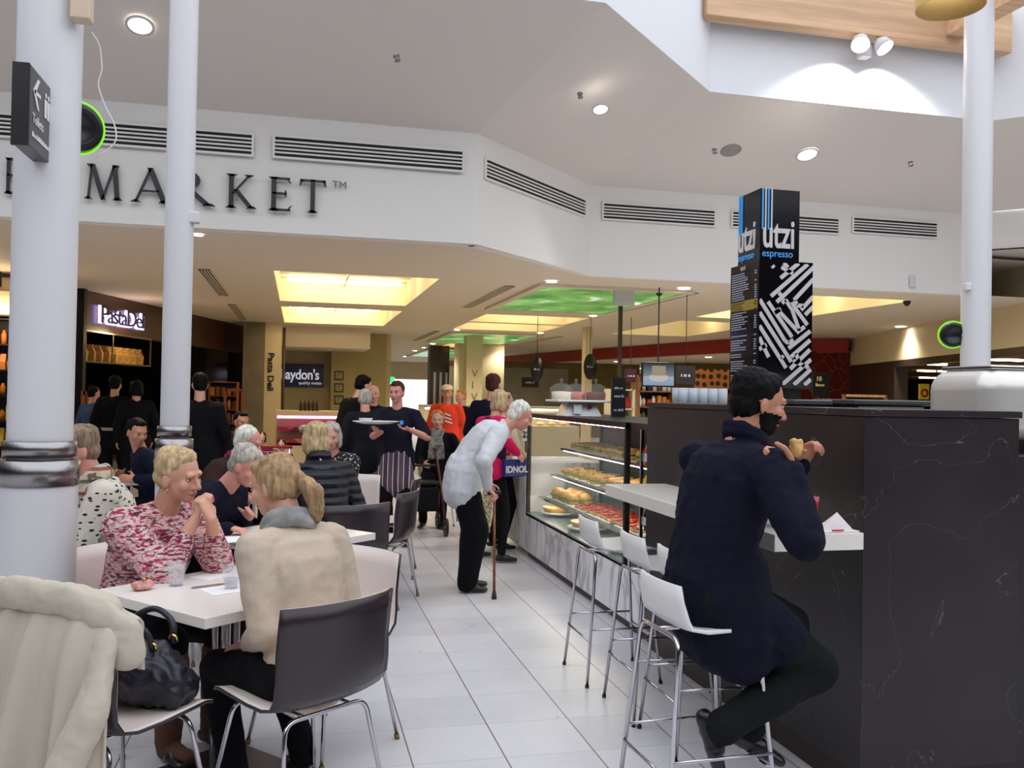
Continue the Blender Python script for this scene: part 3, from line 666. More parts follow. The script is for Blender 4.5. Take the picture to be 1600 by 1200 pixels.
# ------------------------------------------------------------------ bar counter of dark stone
st = NT('dark_stone', .38, spec=.45)
tc = st.n('ShaderNodeTexCoord'); n1 = st.n('ShaderNodeTexNoise', Scale=2.5, Detail=8.0); st.l(tc.outputs['Object'], n1.inputs['Vector'])
n2 = st.n('ShaderNodeTexNoise', Scale=1.1, Detail=4.0, Distortion=2.2); st.l(tc.outputs['Object'], n2.inputs['Vector'])
bs = st.ramp(n1.outputs[0], [(.3, (26, 19, 21)), (.7, (40, 31, 34))])
vein = st.math('LESS_THAN', st.math('ABSOLUTE', st.math('SUBTRACT', n2.outputs[0], .5)), .0011)
st.l(st.mix(st.math('MULTIPLY', vein, .35), bs, (150, 140, 140)), st.b.inputs['Base Color']); M['stone'] = st.m
mbm = NT('white_marble', .3)
tc = mbm.n('ShaderNodeTexCoord'); mp = mbm.n('ShaderNodeMapping'); mp.inputs['Scale'].default_value = (1, 1.6, .8); mbm.l(tc.outputs['Object'], mp.inputs[0])
n1 = mbm.n('ShaderNodeTexNoise', Scale=1.6, Detail=9.0, Distortion=1.2); mbm.l(mp.outputs[0], n1.inputs['Vector'])
c = mbm.ramp(n1.outputs[0], [(.30, (240, 239, 240)), (.46, (232, 230, 232)), (.5, (176, 174, 180)), (.54, (232, 230, 233)), (.75, (242, 241, 242))])
mbm.l(c, mbm.b.inputs['Base Color']); M['marble'] = mbm.m
t = thing('bar_counter', 'tall dark grey stone bar wall that the white shelf is fixed to', 'counter', (2.4, 4.1, 0))
def rel(o_, lo, hi): return tuple(lo[i]-o_[i] for i in range(3)), tuple(hi[i]-o_[i] for i in range(3))
o_ = (2.4, 4.1, 0)
bevel(MB().prism([(x-2.4, y-4.1) for x, y in ((2.12, 3.04), (2.83, 3.04), (2.83, 3.19), (2.27, 3.19), (2.27, 5.24), (2.12, 5.24))], .12, 1.495).build('stone_cladding', M['stone'], t), .003)
bevel(MB().prism([(x-2.4, y-4.1) for x, y in ((2.112, 3.032), (2.838, 3.032), (2.838, 3.28), (2.36, 3.28), (2.36, 5.245), (2.112, 5.245))], 1.497, 1.525).build('top_slab', M['stone'], t), .003)
MB().box(*rel(o_, (2.15, 3.07, 0), (2.27, 5.24, .12))).box(*rel(o_, (2.27, 3.07, 0), (2.83, 3.19, .12))).build('kick_board', mat('kick_brown', (58, 46, 46), .4, metal=.4), t)
MB().box(*rel(o_, (2.118, 3.9, .26), (2.121, 5.2, .263))).build('joint', M['dark'], t)
lw = MB().box((2.84, 3.12, 0), (5.2, 3.9, 1.34)).build('bar_counter', M['stone']); tag(lw, 'lower dark stone counter under the pale rounded machine at right edge', 'counter'); bevel(lw, .004)
bk = MB().box((2.3, 3.3, 0), (2.8, 9.3, .9)).build('service_bench', M['black']); 
bpy.data.objects.remove(bk)
sb = MB().box((2.3, 3.25, 0), (2.34, 5.2, 0.9)).build('t', M['black']); bpy.data.objects.remove(sb)
# shelf
sh = MB().box((1.74, 3.03, .985), (2.118, 4.93, 1.05)).build('bar_shelf', mat('bar_shelf_white', (226, 220, 210), .18)); tag(sh, 'thick white bar shelf running along the dark stone wall', 'shelf'); bevel(sh, .003)
# pale rounded machine
t = thing('coffee_machine', 'large pale rounded metal machine hood on the right-hand counter', 'coffee machine', (3.40, 3.5, 1.34))
pm = mat('pearl_metal', (216, 210, 202), .25, metal=.35)
q = MB().box((-.5, -.22, .03), (.9, .22, .37)).build('housing', pm, t); bevel(q, .1, 6)
q = MB().box((-.47, -.24, .0), (.88, .2, .05)).build('base', M['black'], t)
q = MB().box((-.44, -.16, .365), (.84, .16, .385)).build('top_rail', M['chrome'], t); bevel(q, .008)
# lids / scale lids seen over the counter edge
for (x0, x1, y, lb) in ((1240, 1302, 624, 'flat dark grinder lid just right of the sign tower base'), (1335, 1458, 624, 'long flat dark lid behind the counter edge, left of the pale machine')):
    a, b = atY(x0, y, 4.1), atY(x1, y, 4.1); cx = (a.x+b.x)/2
    t = thing('appliance', lb, 'appliance', (cx, 4.3, 0)); w = (b.x-a.x)/2
    bevel(MB().box((-w*.85, -.18, .0), (w*.85, .18, a.z-.03)).build('body', M['steel'], t), .01)
    bevel(MB().box((-w, -.2, a.z-.028), (w, .2, a.z)).build('lid', mat('smoked_lid', (70, 72, 74), .15) if 'smoked_lid' not in MATS else MATS['smoked_lid'], t), .008)

# ------------------------------------------------------------------ sign tower
t = thing('sign_tower', 'tall black espresso bar sign tower with diagonal white stripes rising behind the stone bar', 'sign', (2.69, 4.77, 0))
bg = mat('tower_gloss_black', (12, 10, 16), .12)
X0, X1, Y0, Y1 = -.17, .17, -.17, .17
MB().box((X0, Y0, 1.62), (X1, Y1, 2.345)).build('lower_box', bg, t)
MB().box((-.13, -.13, 0), (.13, .13, 1.62)).build('post', M['black'], t)
MB().box((X0+.03, Y0+.05, 2.345), (X1-.06, Y1-.03, 2.765)).build('upper_box', bg, t)
swh = mat('sign_cream_white', (214, 208, 206), .4); sbl = mat('sign_blue', (70, 150, 214), .4, emit=.25)
yf = Y0-.004; yu = Y0+.046
def fr(pts, name, m, face='F', z=0.0): # extrude polygon on front face of the tower
    mb = MB(); mb.prism(pts, 0, .004)
    if face == 'F': mb.v = [(x, yf-zz, y) for x, y, zz in mb.v]
    elif face == 'U': mb.v = [(x, yu-zz, y) for x, y, zz in mb.v]
    elif face == 'L': mb.v = [(X0-.004-zz, -x, y) for x, y, zz in mb.v]
    elif face == 'V': mb.v = [(X0+.026-zz, -x, y) for x, y, zz in mb.v]
    return mb
# diagonal stripe artwork, clipped to the face
def clip(poly, x0, y0, x1, y1):
    def cl(P, f, g):
        R = []
        for i in range(len(P)):
            a, b = P[i], P[(i+1) % len(P)]; fa, fb = f(a), f(b)
            if fa >= 0: R.append(a)
            if fa*fb < 0: tt = fa/(fa-fb); R.append((a[0]+(b[0]-a[0])*tt, a[1]+(b[1]-a[1])*tt))
        return R
    for f in (lambda p: p[0]-x0, lambda p: x1-p[0], lambda p: p[1]-y0, lambda p: y1-p[1]):
        if len(poly) < 3: return []
        poly = cl(poly, f, None)
    return poly
art = MB()
FX0, FX1, FZ0, FZ1 = X0+.004, X1-.004, 1.64, 2.335
def seg(u0, v0, u1, v1, w=.0115):
    """u,v in face fractions from the photo crop: u 0..1 across, v 0..1 down"""
    ax, az = FX0+(FX1-FX0)*u0, FZ1-(FZ1-FZ0)*v0; bx_, bz = FX0+(FX1-FX0)*u1, FZ1-(FZ1-FZ0)*v1
    d = Vector((bx_-ax, bz-az)); d = d.normalized(); n = Vector((-d.y, d.x))*w
    P = clip([(ax+n.x, az+n.y), (bx_+n.x, bz+n.y), (bx_-n.x, bz-n.y), (ax-n.x, az-n.y)], FX0, FZ0, FX1, FZ1)
    if len(P) >= 3: art.add([(x, yf, z) for x, z in P]+[(x, yf-.003, z) for x, z in P], [tuple(range(len(P), 2*len(P)))]+[(i, (i+1) % len(P), len(P)+(i+1) % len(P), len(P)+i) for i in range(len(P))])
def sc(x0, y0, x1, y1, w=.0115): seg((x0-262)/275, (y0-447)/641, (x1-262)/275, (y1-447)/641, w)
for a in ((368,528,462,445),(320,625,510,447),(350,655,545,458),(372,470,432,500),(385,447,405,470),(440,640,540,525),(478,690,540,618),(500,715,540,672),(445,640,455,668),(455,668,490,668),
          (262,645,395,855),(305,655,432,835),(395,855,415,868),(415,868,440,850),(350,690,470,812),(340,712,372,690),(378,660,395,640),(395,640,430,690),(430,690,470,800),(470,800,498,778),(425,655,512,768),
          (262,712,430,965),(262,782,403,998),(262,842,312,945),(262,905,300,880),(415,895,528,800),(428,940,528,848),(455,920,470,965),(425,1003,528,898),(440,960,500,985),(385,1086,534,950),(445,1086,534,1002),(500,1086,534,1055),(360,605,372,618),(378,936,388,948),(510,985,520,997),(325,465,333,475)):
    sc(*a)
art.build('stripe_artwork', swh, t)
# upper box lettering, front and left
text_mesh('lettering', 'utzi', .235, swh, t, (X0+.04, yu-.004, 2.43), (1,0,0), (0,0,1), .006, sx=.60, bold=.004)
for k, (x, m_) in enumerate(((X0+.038, sbl), (X0+.056, swh), (X0+.074, sbl), (X0+.094, swh))):
    MB().box((x, yu-.006, 2.53), (x+.008, yu, 2.765)).build('stripe', m_, t)
text_mesh('lettering', 'espresso', .060, sbl, t, (X0+.04, yu-.004, 2.375), (1,0,0), (0,0,1), .004, sx=.92)
text_mesh('lettering', 'utzi', .235, swh, t, (X0+.026, Y1-.04, 2.43), (0,-1,0), (0,0,1), .006, sx=.60, bold=.004)
text_mesh('lettering', 'espresso', .060, sbl, t, (X0+.026, Y1-.04, 2.375), (0,-1,0), (0,0,1), .004, sx=.9)
for y_ in (Y1-.05, Y1-.075): MB().box((X0+.02, y_-.008, 2.53), (X0+.03, y_, 2.765)).build('stripe', sbl, t)
# menu columns on the left face
mt = mat('menu_ink', (170, 176, 190), .5); rnd = random.Random(3)
mn = MB(); z = 2.30
while z > 1.66:
    z -= .0135
    if rnd.random() < .16: continue
    w = rnd.uniform(.1, .2); x = -.15
    while x < -.15+w:
        l_ = rnd.uniform(.008, .03); mn.box((X0-.003, -x-l_, z), (X0-.001, -x, z+.0065)); x += l_+.006
    if rnd.random() < .7: mn.box((X0-.003, -.15, z), (X0-.001, -.125, z+.0065))
mn.build('menu_lettering', mt, t)
text_mesh('lettering', 'utzi', .04, swh, t, (X0-.004, .04, 2.31), (0,-1,0), (0,0,1), .002)
MB().box((X0-.003, -.16, 2.07), (X0-.001, .16, 2.13)).build('gold_band', mat('gold_band', (150, 128, 50), .4), t)

# ------------------------------------------------------------------ glass display case
glass = mat('clear_glass', (235, 245, 240), .02, alpha=.07, spec=.5)
def gl(name, lo, hi, parent): return MB().box(lo, hi).build(name, glass, parent)
CX, CY0, CY1 = 2.17, 5.76, 8.42
t = thing('display_case', 'long glass food display case on a white marble base', 'display case', (2.55, 7.1, 0)); o_ = (2.55, 7.1, 0)
bevel(MB().box(*rel(o_, (CX, 5.745, .06), (2.95, CY1+.02, .40))).build('marble_base', M['marble'], t), .004)
MB().box(*rel(o_, (CX+.03, 5.745, 0), (2.95, CY1+.02, .06))).build('kick_board', MATS['kick_brown'], t)
MB().box(*rel(o_, (CX, CY0, .40), (2.95, CY1, .43))).build('base_tray', mat('case_tray', (110, 124, 124), .25), t)
fm = MB()
for y in (CY0-.02, CY1-.02): fm.box(*rel(o_, (CX, y, .40), (CX+.035, y+.035, 1.38))); fm.box(*rel(o_, (2.91, y, .40), (2.95, y+.035, 1.38)))
fm.box(*rel(o_, (CX-.002, CY0-.02, 1.345), (2.95, CY1+.02, 1.385))).box(*rel(o_, (CX, CY0, .40), (CX+.02, CY1, .415)))
fm.build('frame', M['black'], t)
gl('front_glass', *rel(o_, (CX+.005, CY0+.01, .415), (CX+.011, CY1-.02, 1.345)), t)
MB().box(*rel(o_, (2.93, CY0, .43), (2.95, CY1, 1.345))).build('back_panel', mat('case_back', (60, 72, 74), .3), t)
ledm = mat('case_led', (255, 250, 230), .5, emit=20, ecol=(255, 244, 220))
SHV = [(1.05, 2.50), (.80, 2.40), (.585, 2.28)]
for z, x in SHV:
    sfh = MB().box(*rel(o_, (x, CY0+.02, z-.012), (2.93, CY1-.03, z))).build('shelf', mat('shelf_glass', (96, 118, 114), .1) if z > 1 else MATS['shelf_glass'], t)
    MB().box(*rel(o_, (x-.004, CY0+.02, z-.016), (x, CY1-.03, z+.004))).build('shelf_edge', M['chrome'], t)
    MB().box(*rel(o_, (x+.02, CY0+.05, z-.026), (x+.035, CY1-.06, z-.014))).build('lamp', ledm, t)
MB().box(*rel(o_, (CX+.04, CY0+.05, 1.338), (CX+.05, CY1-.06, 1.345))).build('lamp', ledm, t)
# end register counter beyond, in marble
rc = MB().box((2.17, 8.47, .06), (2.95, 9.4, .90)).build('counter', M['marble']); tag(rc, 'white marble pay counter at the far end of the glass case', 'counter'); bevel(rc, .004)
# drinks fridge
t = thing('drinks_fridge', 'narrow lit drinks fridge between the glass case and stone bar', 'fridge', (2.55, 5.5, 0)); o_ = (2.55, 5.5, 0)
MB().box(*rel(o_, (2.19, 5.27, 1.345), (2.9, 5.73, 1.385))).box(*rel(o_, (2.88, 5.27, .40), (2.9, 5.73, 1.345))).box(*rel(o_, (2.19, 5.255, .40), (2.9, 5.27, 1.385))).build('cabinet', M['black'], t)
for z in (.42, .68, .90, 1.10): MB().box(*rel(o_, (2.25, 5.27, z-.008), (2.88, 5.73, z))).build('shelf', M['steel'], t)
MB().box(*rel(o_, (2.87, 5.29, .45), (2.88, 5.71, 1.33))).build('back_light', mat('fridge_light', (230, 240, 255), .5, emit=1.6), t)
bevel(MB().box(*rel(o_, (2.17, 5.25, .06), (2.92, 5.74, .40))).build('marble_base', M['marble'], t), .004)
MB().box(*rel(o_, (2.20, 5.25, 0), (2.92, 5.74, .06))).build('kick_board', MATS['kick_brown'], t)
MB().box(*rel(o_, (2.185, 5.5, .42), (2.205, 5.52, 1.345))).build('glass_edge', M['chrome'], t)
# bottles
def bottle(z, y, x, rgb, capc, i):
    key = 'drink_%d_%d_%d' % rgb
    m = MATS.get(key) or mat(key, rgb, .15); kc = 'cap_%d_%d_%d' % capc; m2 = MATS.get(kc) or mat(kc, capc, .4)
    t = thing('drink_bottle', '', 'bottle', (x, y, z), group='bottles in the drinks fridge')
    MB().lathe([(.027, 0), (.03, .01), (.03, .10), (.024, .125), (.012, .15), (.012, .16)], (0,0,0), 14, caps=True).build('bottle_body', m, t)
    MB().lathe([(.014, .16), (.014, .178), (0, .178)], (0,0,0), 12, caps=False).build('cap', m2, t)
    MB().lathe([(.0307, .03), (.0307, .085)], (0,0,0), 14).build('wrap_label', MATS.get('wrap') or mat('wrap', (220, 224, 226), .4), t)
    return t
cols = {.42: ((60, 160, 60), (30, 120, 40), 'green juice'), .68: ((40, 24, 20), (180, 20, 20), 'dark cola'), .90: ((236, 210, 30), (240, 240, 240), 'yellow juice'), 1.10: ((206, 70, 40), (240, 240, 240), 'red-orange juice')}
order = ['first from the aisle glass', 'second from the aisle glass', 'third from the aisle glass']
for z, (c1, c2, nm) in cols.items():
    for i in range(3):
        for j in range(2):
            b = bottle(z, 5.40+j*.17, 2.27+i*.085, c1, c2, i)
            b['label'] = '%s bottle, %s, %s row on the %s fridge shelf' % (nm, order[i], ('near', 'far')[j], {.42: 'bottom', .68: 'lower', .90: 'upper', 1.10: 'top'}[z])
# ---- food
pl = mat('food_tray_white', (224, 226, 226), .3); bread = mat('bread_crust', (206, 160, 96), .7, var=.25, vscale=25); bun = mat('bun_brown', (214, 160, 92), .5, var=.2, vscale=12)
let = mat('lettuce', (96, 150, 50), .6, var=.4, vscale=40); ham = mat('ham_pink', (208, 110, 96), .5); tom = mat('tomato_sauce', (160, 40, 22), .4, var=.4, vscale=30); past = mat('pastry_yellow', (230, 186, 90), .5, var=.3, vscale=20)
def tray(x, y, z, lx, ly, label):
    o = bevel(MB().box((-lx/2, -ly/2, 0), (lx/2, ly/2, .012)).build('food_tray', pl), .004); o.location = (x, y, z); return tag(o, label, 'tray', 'trays in the display case')
def mk_bun():
    t = thing('filled_bun', '', 'bread roll', group='filled buns on the top shelf')
    MB().lathe([(0, 0), (.045, 0), (.052, .012), (.05, .026), (0, .026)], (0,0,0), 16).build('bun_base', bun, t)
    m = MB(); r = random.Random(5)
    for k in range(12): a = k*PI/6; m.ell((.047*math.cos(a), .047*math.sin(a), .03+r.uniform(0, .006)), (.017, .017, .006), 8, 5)
    m.build('lettuce_leaf', let, t)
    MB().lathe([(.052, .034), (.054, .042), (.046, .066), (.028, .078), (0, .082)], (0,0,0), 16).build('bun_top', bun, t)
    return t
def mk_roll():
    t = thing('baguette_roll', '', 'bread roll', group='long filled rolls on the middle shelf')
    MB().cap((-.1, 0, .022), (.026, .02), (.1, 0, .022), (.026, .02), (0, 1, 0)).build('bread_base', bread, t)
    MB().box((-.1, -.03, .028), (.1, .03, .042)).build('filling', ham, t)
    m = MB()
    for k in range(9): m.ell((-.09+k*.0225, -.028, .04), (.016, .012, .006), 8, 5)
    m.build('lettuce_leaf', let, t)
    MB().cap((-.1, 0, .056), (.025, .02), (.1, 0, .056), (.025, .02), (0, 1, 0)).build('bread_top', bread, t)
    return t
def mk_slice():
    t = thing('wrapped_sandwich', '', 'sandwich', group='sandwiches on the middle shelf')
    MB().prism([(-.06, -.05), (.06, -.05), (-.06, .05)], 0, .018).build('bread_slice', bread, t)
    MB().prism([(-.062, -.052), (.063, -.052), (-.062, .053)], .018, .03).build('filling', let, t)
    MB().prism([(-.06, -.05), (.06, -.05), (-.06, .05)], .03, .05).build('bread_slice', bread, t)
    return t
def mk_pizza():
    t = thing('pizza_slice', '', 'pizza', group='red-topped slices on the lower shelf')
    bevel(MB().box((-.07, -.05, 0), (.07, .05, .018)).build('crust', bread, t), .006)
    m = MB(); r = random.Random(2); m.box((-.062, -.042, .018), (.062, .042, .024)); 
    for k in range(8): m.ell((r.uniform(-.05, .05), r.uniform(-.035, .035), .026), (.014, .014, .006), 8, 5)
    m.build('topping', tom, t); return t
def mk_pie():
    t = thing('quiche', '', 'quiche', group='round quiches on the case floor')
    MB().lathe([(0, 0), (.13, 0), (.15, .045), (.142, .045), (.135, .035), (0, .035)], (0,0,0), 30).build('crust', bread, t)
    MB().lathe([(.14, .036), (.1, .042), (0, .044)], (0,0,0), 30).build('filling', past, t)
    MB().lathe([(0, -.014), (.17, -.014), (.175, 0), (0, 0)], (0,0,0), 30).build('plate', pl, t)
    return t
rF = random.Random(11)
def rowthings(mk, z, xs_, ys_, lab, hz=.012, rz=(-.3, .3)):
    base = None
    for i, y in enumerate(ys_):
        for j, x in enumerate(xs_):
            fsc = rF.uniform(1.1, 1.3) if mk in (mk_bun, mk_roll, mk_slice) else 1.12
            p = (x+rF.uniform(-.008, .008), y+rF.uniform(-.01, .01), z+hz); a = rF.uniform(*rz)
            if base is None: base = mk(); o = base; o.location = p; o.rotation_euler = (0, 0, a); o.scale = (fsc,)*3
            else: o = dup(base, p, a, scale=fsc)
            o['label'] = lab % (('front', 'second', 'third')[j], i+1 if False else ('nearest the bar', 'second from the bar', 'third from the bar', 'fourth from the bar', 'fifth from the bar', 'sixth from the bar', 'seventh from the bar', 'eighth from the bar', 'ninth from the bar', 'tenth from the bar', 'eleventh from the bar', 'farthest from the bar')[min(i, 11)])
for k, y in enumerate((6.1, 6.75, 7.4, 8.0)):
    tray(2.70, y, 1.05, .34, .56, 'white tray on the top shelf of the glass case, %s from the bar' % ('first', 'second', 'third', 'fourth')[k])
    tray(2.62, y, .80, .36, .56, 'white tray on the middle shelf of the glass case, %s from the bar' % ('first', 'second', 'third', 'fourth')[k])
    tray(2.50, y, .585, .36, .56, 'white tray on the lower shelf of the glass case, %s from the bar' % ('first', 'second', 'third', 'fourth')[k])
rowthings(mk_bun, 1.05, (2.60, 2.78), [5.92+.19*k for k in range(5)], 'round filled bun, %s row, %s on the top shelf')
rowthings(mk_slice, 1.05, (2.62, 2.78), [6.9+.185*k for k in range(8)], 'triangular sandwich, %s row, %s on the top shelf', rz=(0, 1.5))
rowthings(mk_roll, .80, (2.56, 2.8), [5.95+.135*k for k in range(8)], 'long filled roll, %s row, %s on the middle shelf', rz=(-.4, .4))
rowthings(mk_slice, .80, (2.52, 2.70), [7.1+.19*k for k in range(7)], 'triangular sandwich, %s row, %s on the middle shelf', rz=(0, 1.5))
rowthings(mk_pizza, .585, (2.42, 2.59), [6.0+.15*k for k in range(10)], 'red-topped pizza slice, %s row, %s on the lower shelf', rz=(-.1, .1))
rowthings(mk_bun, .585, (2.40, 2.53), [7.65+.15*k for k in range(4)], 'round filled bun, %s row, %s on the lower shelf')
for i, (x, y) in enumerate(((2.40, 8.1), (2.38, 7.15), (2.36, 6.1))):
    o = mk_pie(); o.location = (x, y, .47); o['label'] = ('round golden quiche on the case floor, at the far end', 'round golden quiche on the case floor, at mid length', 'round golden quiche on the case floor, behind the white stools')[i]
    st_ = MB().cyl((x, y, .43), (x, y, .456), .06).build('cake_stand', pl); tag(st_, ('low white stand under the far-end quiche', 'low white stand under the mid-length quiche', 'low white stand under the quiche behind the stools')[i], 'stand')
# cake stand with domes on top of the case
t = thing('cake_stand', 'white pedestal stand carrying three glass cake domes on the case', 'stand', (2.42, 7.6, 1.385))
MB().rings([[Vector((sx*a, sy*a*.8, z)) for sx, sy in ((-1,-1),(1,-1),(1,1),(-1,1))] for a, z in ((.17, 0), (.12, .12))], smooth=False).build('pedestal', M['white'], t)
bevel(MB().box((-.25, -.2, .12), (.25, .2, .14)).build('plate', M['white'], t), .006)
MB().box((-.09, -.156, .02), (-.02, -.146, .10)).build('price_card', mat('card_white', (240, 240, 240), .6), t)
MB().cyl((.06, -.15, .08), (.06, -.14, .08), .018).build('red_badge', M['red'], t)
for i, (x, y, m_, nm) in enumerate(((-.16, 0, mat('cream_cake', (232, 214, 190), .6), 'left, cream-coloured'), (.0, .08, mat('berry_cake', (190, 110, 90), .6, var=.3, vscale=30), 'middle, berry'), (.15, -.03, mat('chocolate_cake', (110, 46, 30), .6), 'right, dark red-brown'))):
    c = thing('cake', nm+' cake under a glass dome on the white stand', 'cake', (2.42+x, 7.6+y, 1.525), group='cakes under glass domes')
    MB().lathe([(0, 0), (.085, 0), (.085, .07), (0, .075)], (0,0,0), 24).build('sponge', m_, c)
    d = thing('cake_dome', 'clear glass dome with knob over the %s cake' % nm.split(',')[0], 'glass dome', (2.42+x, 7.6+y, 1.526), group='glass cake domes')
    MB().lathe([(.105, 0), (.105, .07), (.09, .115), (.05, .14), (.0, .148)], (0,0,0), 28).build('dome_glass', glass, d, recalc=False)
    MB().lathe([(0, .148), (.012, .15), (.010, .16), (.02, .172), (.012, .186), (0, .19)], (0,0,0), 14).build('knob', glass, d)
t = thing('menu_board', 'small upright black chalkboard menu right of the cake domes', 'menu board', (2.70, 7.35, 1.385))
MB().box((-.06, -.02, 0), (.06, .02, .34)).build('board', M['black'], t); [faint_line(t, -.045, -.023, z_, .085, .022, mt, k_) for k_, z_ in enumerate((.24, .17, .05))]
t = thing('number_sign', 'small white table number card reading 22 on a black stand', 'sign', (2.24, 8.75, .90)); 
MB().cyl((0, 0, 0), (0, 0, .2), .008).lathe([(0, 0), (.05, 0), (.05, .01), (0, .01)]).build('stand', M['black'], t)
MB().box((-.045, -.008, .2), (.045, .008, .33)).build('card', M['white'], t); text_mesh('number', '22', .09, M['black'], t, (-.040, -.012, .235), sx=.8, bold=.002)
# coffee machine behind the bar with stacked glasses
a = atY(1055, 631, 7.0); b = atY(1132, 631, 7.0)
t = thing('espresso_machine', 'steel espresso machine top behind the stone bar, left of the seated man', 'coffee machine', ((a.x+b.x)/2, 7.1, 0)); w = (b.x-a.x)/2
bevel(MB().box((-w, -.25, .0), (w, .25, .9)).build('bench', M['black'], t), .01)
bevel(MB().box((-w, -.25, .95), (w, .25, a.z-.02)).box((-w*.9, -.2, .9), (w*.9, .2, .95)).build('housing', M['steel'], t), .01)
for i in range(5):
    for j in range(2):
        gs = thing('drinking_glass', 'clear tumbler stacked on the espresso machine, %s from the left, %s row' % (('first', 'second', 'third', 'fourth', 'fifth')[i], ('front', 'back')[j]), 'glass', ((a.x+b.x)/2-w*.8+i*w*.4, 6.95+j*.12, a.z-.02), group='tumblers on the espresso machine')
        MB().lathe([(0, .003), (.034, .003), (.042, .155), (.044, .155), (.036, 0), (0, 0)], (0,0,0), 16).build('tumbler', mat('frosted_glass', (214, 220, 226), .1, alpha=.55) if 'frosted_glass' not in MATS else MATS['frosted_glass'], gs)

# ------------------------------------------------------------------ bar stools
def u_leg(m, ybend, zt, sgn):
    pass
def make_stool():
    t = thing('bar_stool', '', 'bar stool', group='white bar stools along the stone bar')
    n = 15; prof = [(.19, .715), (.15, .722), (.05, .715), (-.06, .712), (-.12, .724), (-.15, .76), (-.165, .82), (-.17, .875)]
    vs = []
    for k, (x, z) in enumerate(prof):
        hw = .19 if x > -.1 else .19-(z-.72)*.22
        vs.append([Vector((x+.02*(abs(u)**2 if k > 4 else 0), u*hw, z+(.012*abs(u)**2 if k < 5 else 0))) for u in [(-1+2*i/(n-1)) for i in range(n)]])
    m = MB(); m.rings(vs, closed=False, caps=False); o = m.build('seat_shell', mat('stool_white', (226, 222, 220), .35) if 'stool_white' not in MATS else MATS['stool_white'], t)
    so = o.modifiers.new('solid', 'SOLIDIFY'); so.thickness = .012; so.offset = 0
    for sx in (-1, 1):
        leg = MB().tube([(sx*.21, -.21, 0), (sx*.15, -.15, .695), (sx*.15, .15, .695), (sx*.21, .21, 0)], .0085, 8, fillet=.05).build('leg_frame', M['chrome'], t)
        MB().cyl((sx*.195, -.19, .24), (sx*.195, .19, .24), .006, n=8).build('foot_rail', M['chrome'], t)
        for sy in (-1, 1): MB().cyl((sx*.21, sy*.21, 0), (sx*.2095, sy*.2095, .015), .011, n=10).build('foot_cap', M['black'], leg)
    for sy in (-1, 1): MB().cyl((-.188, sy*.188, .30), (.188, sy*.188, .30), .006, n=8).build('foot_rail', M['chrome'], t)
    MB().cyl((-.15, 0, .697), (.15, 0, .697), .008, n=8).build('seat_rail', M['chrome'], t)
    return t
s0 = make_stool(); s0.location = (1.74, 4.78, 0); s0['label'] = 'white bar stool farthest from the camera, nearest the glass case'
dup(s0, (1.78, 4.2, 0), 0, 'second white bar stool from the glass case')
dup(s0, (1.80, 3.76, 0), 0, 'white bar stool mostly hidden behind the seated man, third from the glass case')
S4 = (1.445, 3.05)
dup(s0, (*S4, 0), .05, 'white bar stool the man in the navy coat sits on', scale=1.03)
# items on the shelf
t = thing('food_carton', 'red paper food carton with yellow mark on the white bar shelf', 'carton', (1.935, 3.16, 1.05))
rp = mat('carton_red', (206, 24, 36), .45)
MB().rings([[Vector((sx*a, sy*b, z)) for sx, sy in ((-1,-1),(1,-1),(1,1),(-1,1))] for a, b, z in ((.035, .025, 0), (.048, .034, .11))], smooth=False).build('carton_body', rp, t)
MB().rings([[Vector((sx*a, sy*b, z)) for sx, sy in ((-1,-1),(1,-1),(1,1),(-1,1))] for a, b, z in ((.048, .034, .11), (.05, .036, .128), (.046, .032, .128), (.044, .03, .112))], caps=False, smooth=False).build('rim', mat('carton_pink', (226, 120, 130), .4, alpha=.8), t)
ym = mat('yellow_mark', (240, 190, 60), .5); mk_ = MB()
for pts in ([(-.02, .03), (-.014, .03), (-.004, .055), (-.012, .055)], [(-.004, .035), (.002, .035), (.012, .05), (.006, .052)], [(.006, .025), (.012, .025), (.016, .04), (.012, .04)]):
    mk_.prism(pts, 0, .002)
mk_.v = [(x, -.0345-z-(y*.075), y) for x, y, z in mk_.v]; mk_.build('printed_mark', ym, t)
t = thing('napkin', 'crumpled white paper napkin standing on the end of the bar shelf', 'napkin', (2.02, 3.09, 1.05))
nm_ = MB(); nm_.add([(-.07, -.03, .002), (.075, -.035, .002), (.08, .03, .002), (-.05, .05, .002), (-.035, .0, .035), (.01, -.015, .075), (.03, .01, .045), (-.06, -.01, .03)],
    [(0, 1, 5, 4), (1, 2, 6, 5), (2, 3, 4, 6), (3, 0, 7, 4), (0, 4, 7), (4, 5, 6)]); o = nm_.build('paper', mat('napkin_paper', (232, 226, 226), .8), t)
so = o.modifiers.new('s', 'SOLIDIFY'); so.thickness = .003
bevel(MB().box((-.08, -.045, 0), (.09, .045, .006)).build('folded_layer', MATS['napkin_paper'], t), .002)
MB().box((-.03, -.047, .007), (.02, -.043, .012)).build('red_print', rp, t)

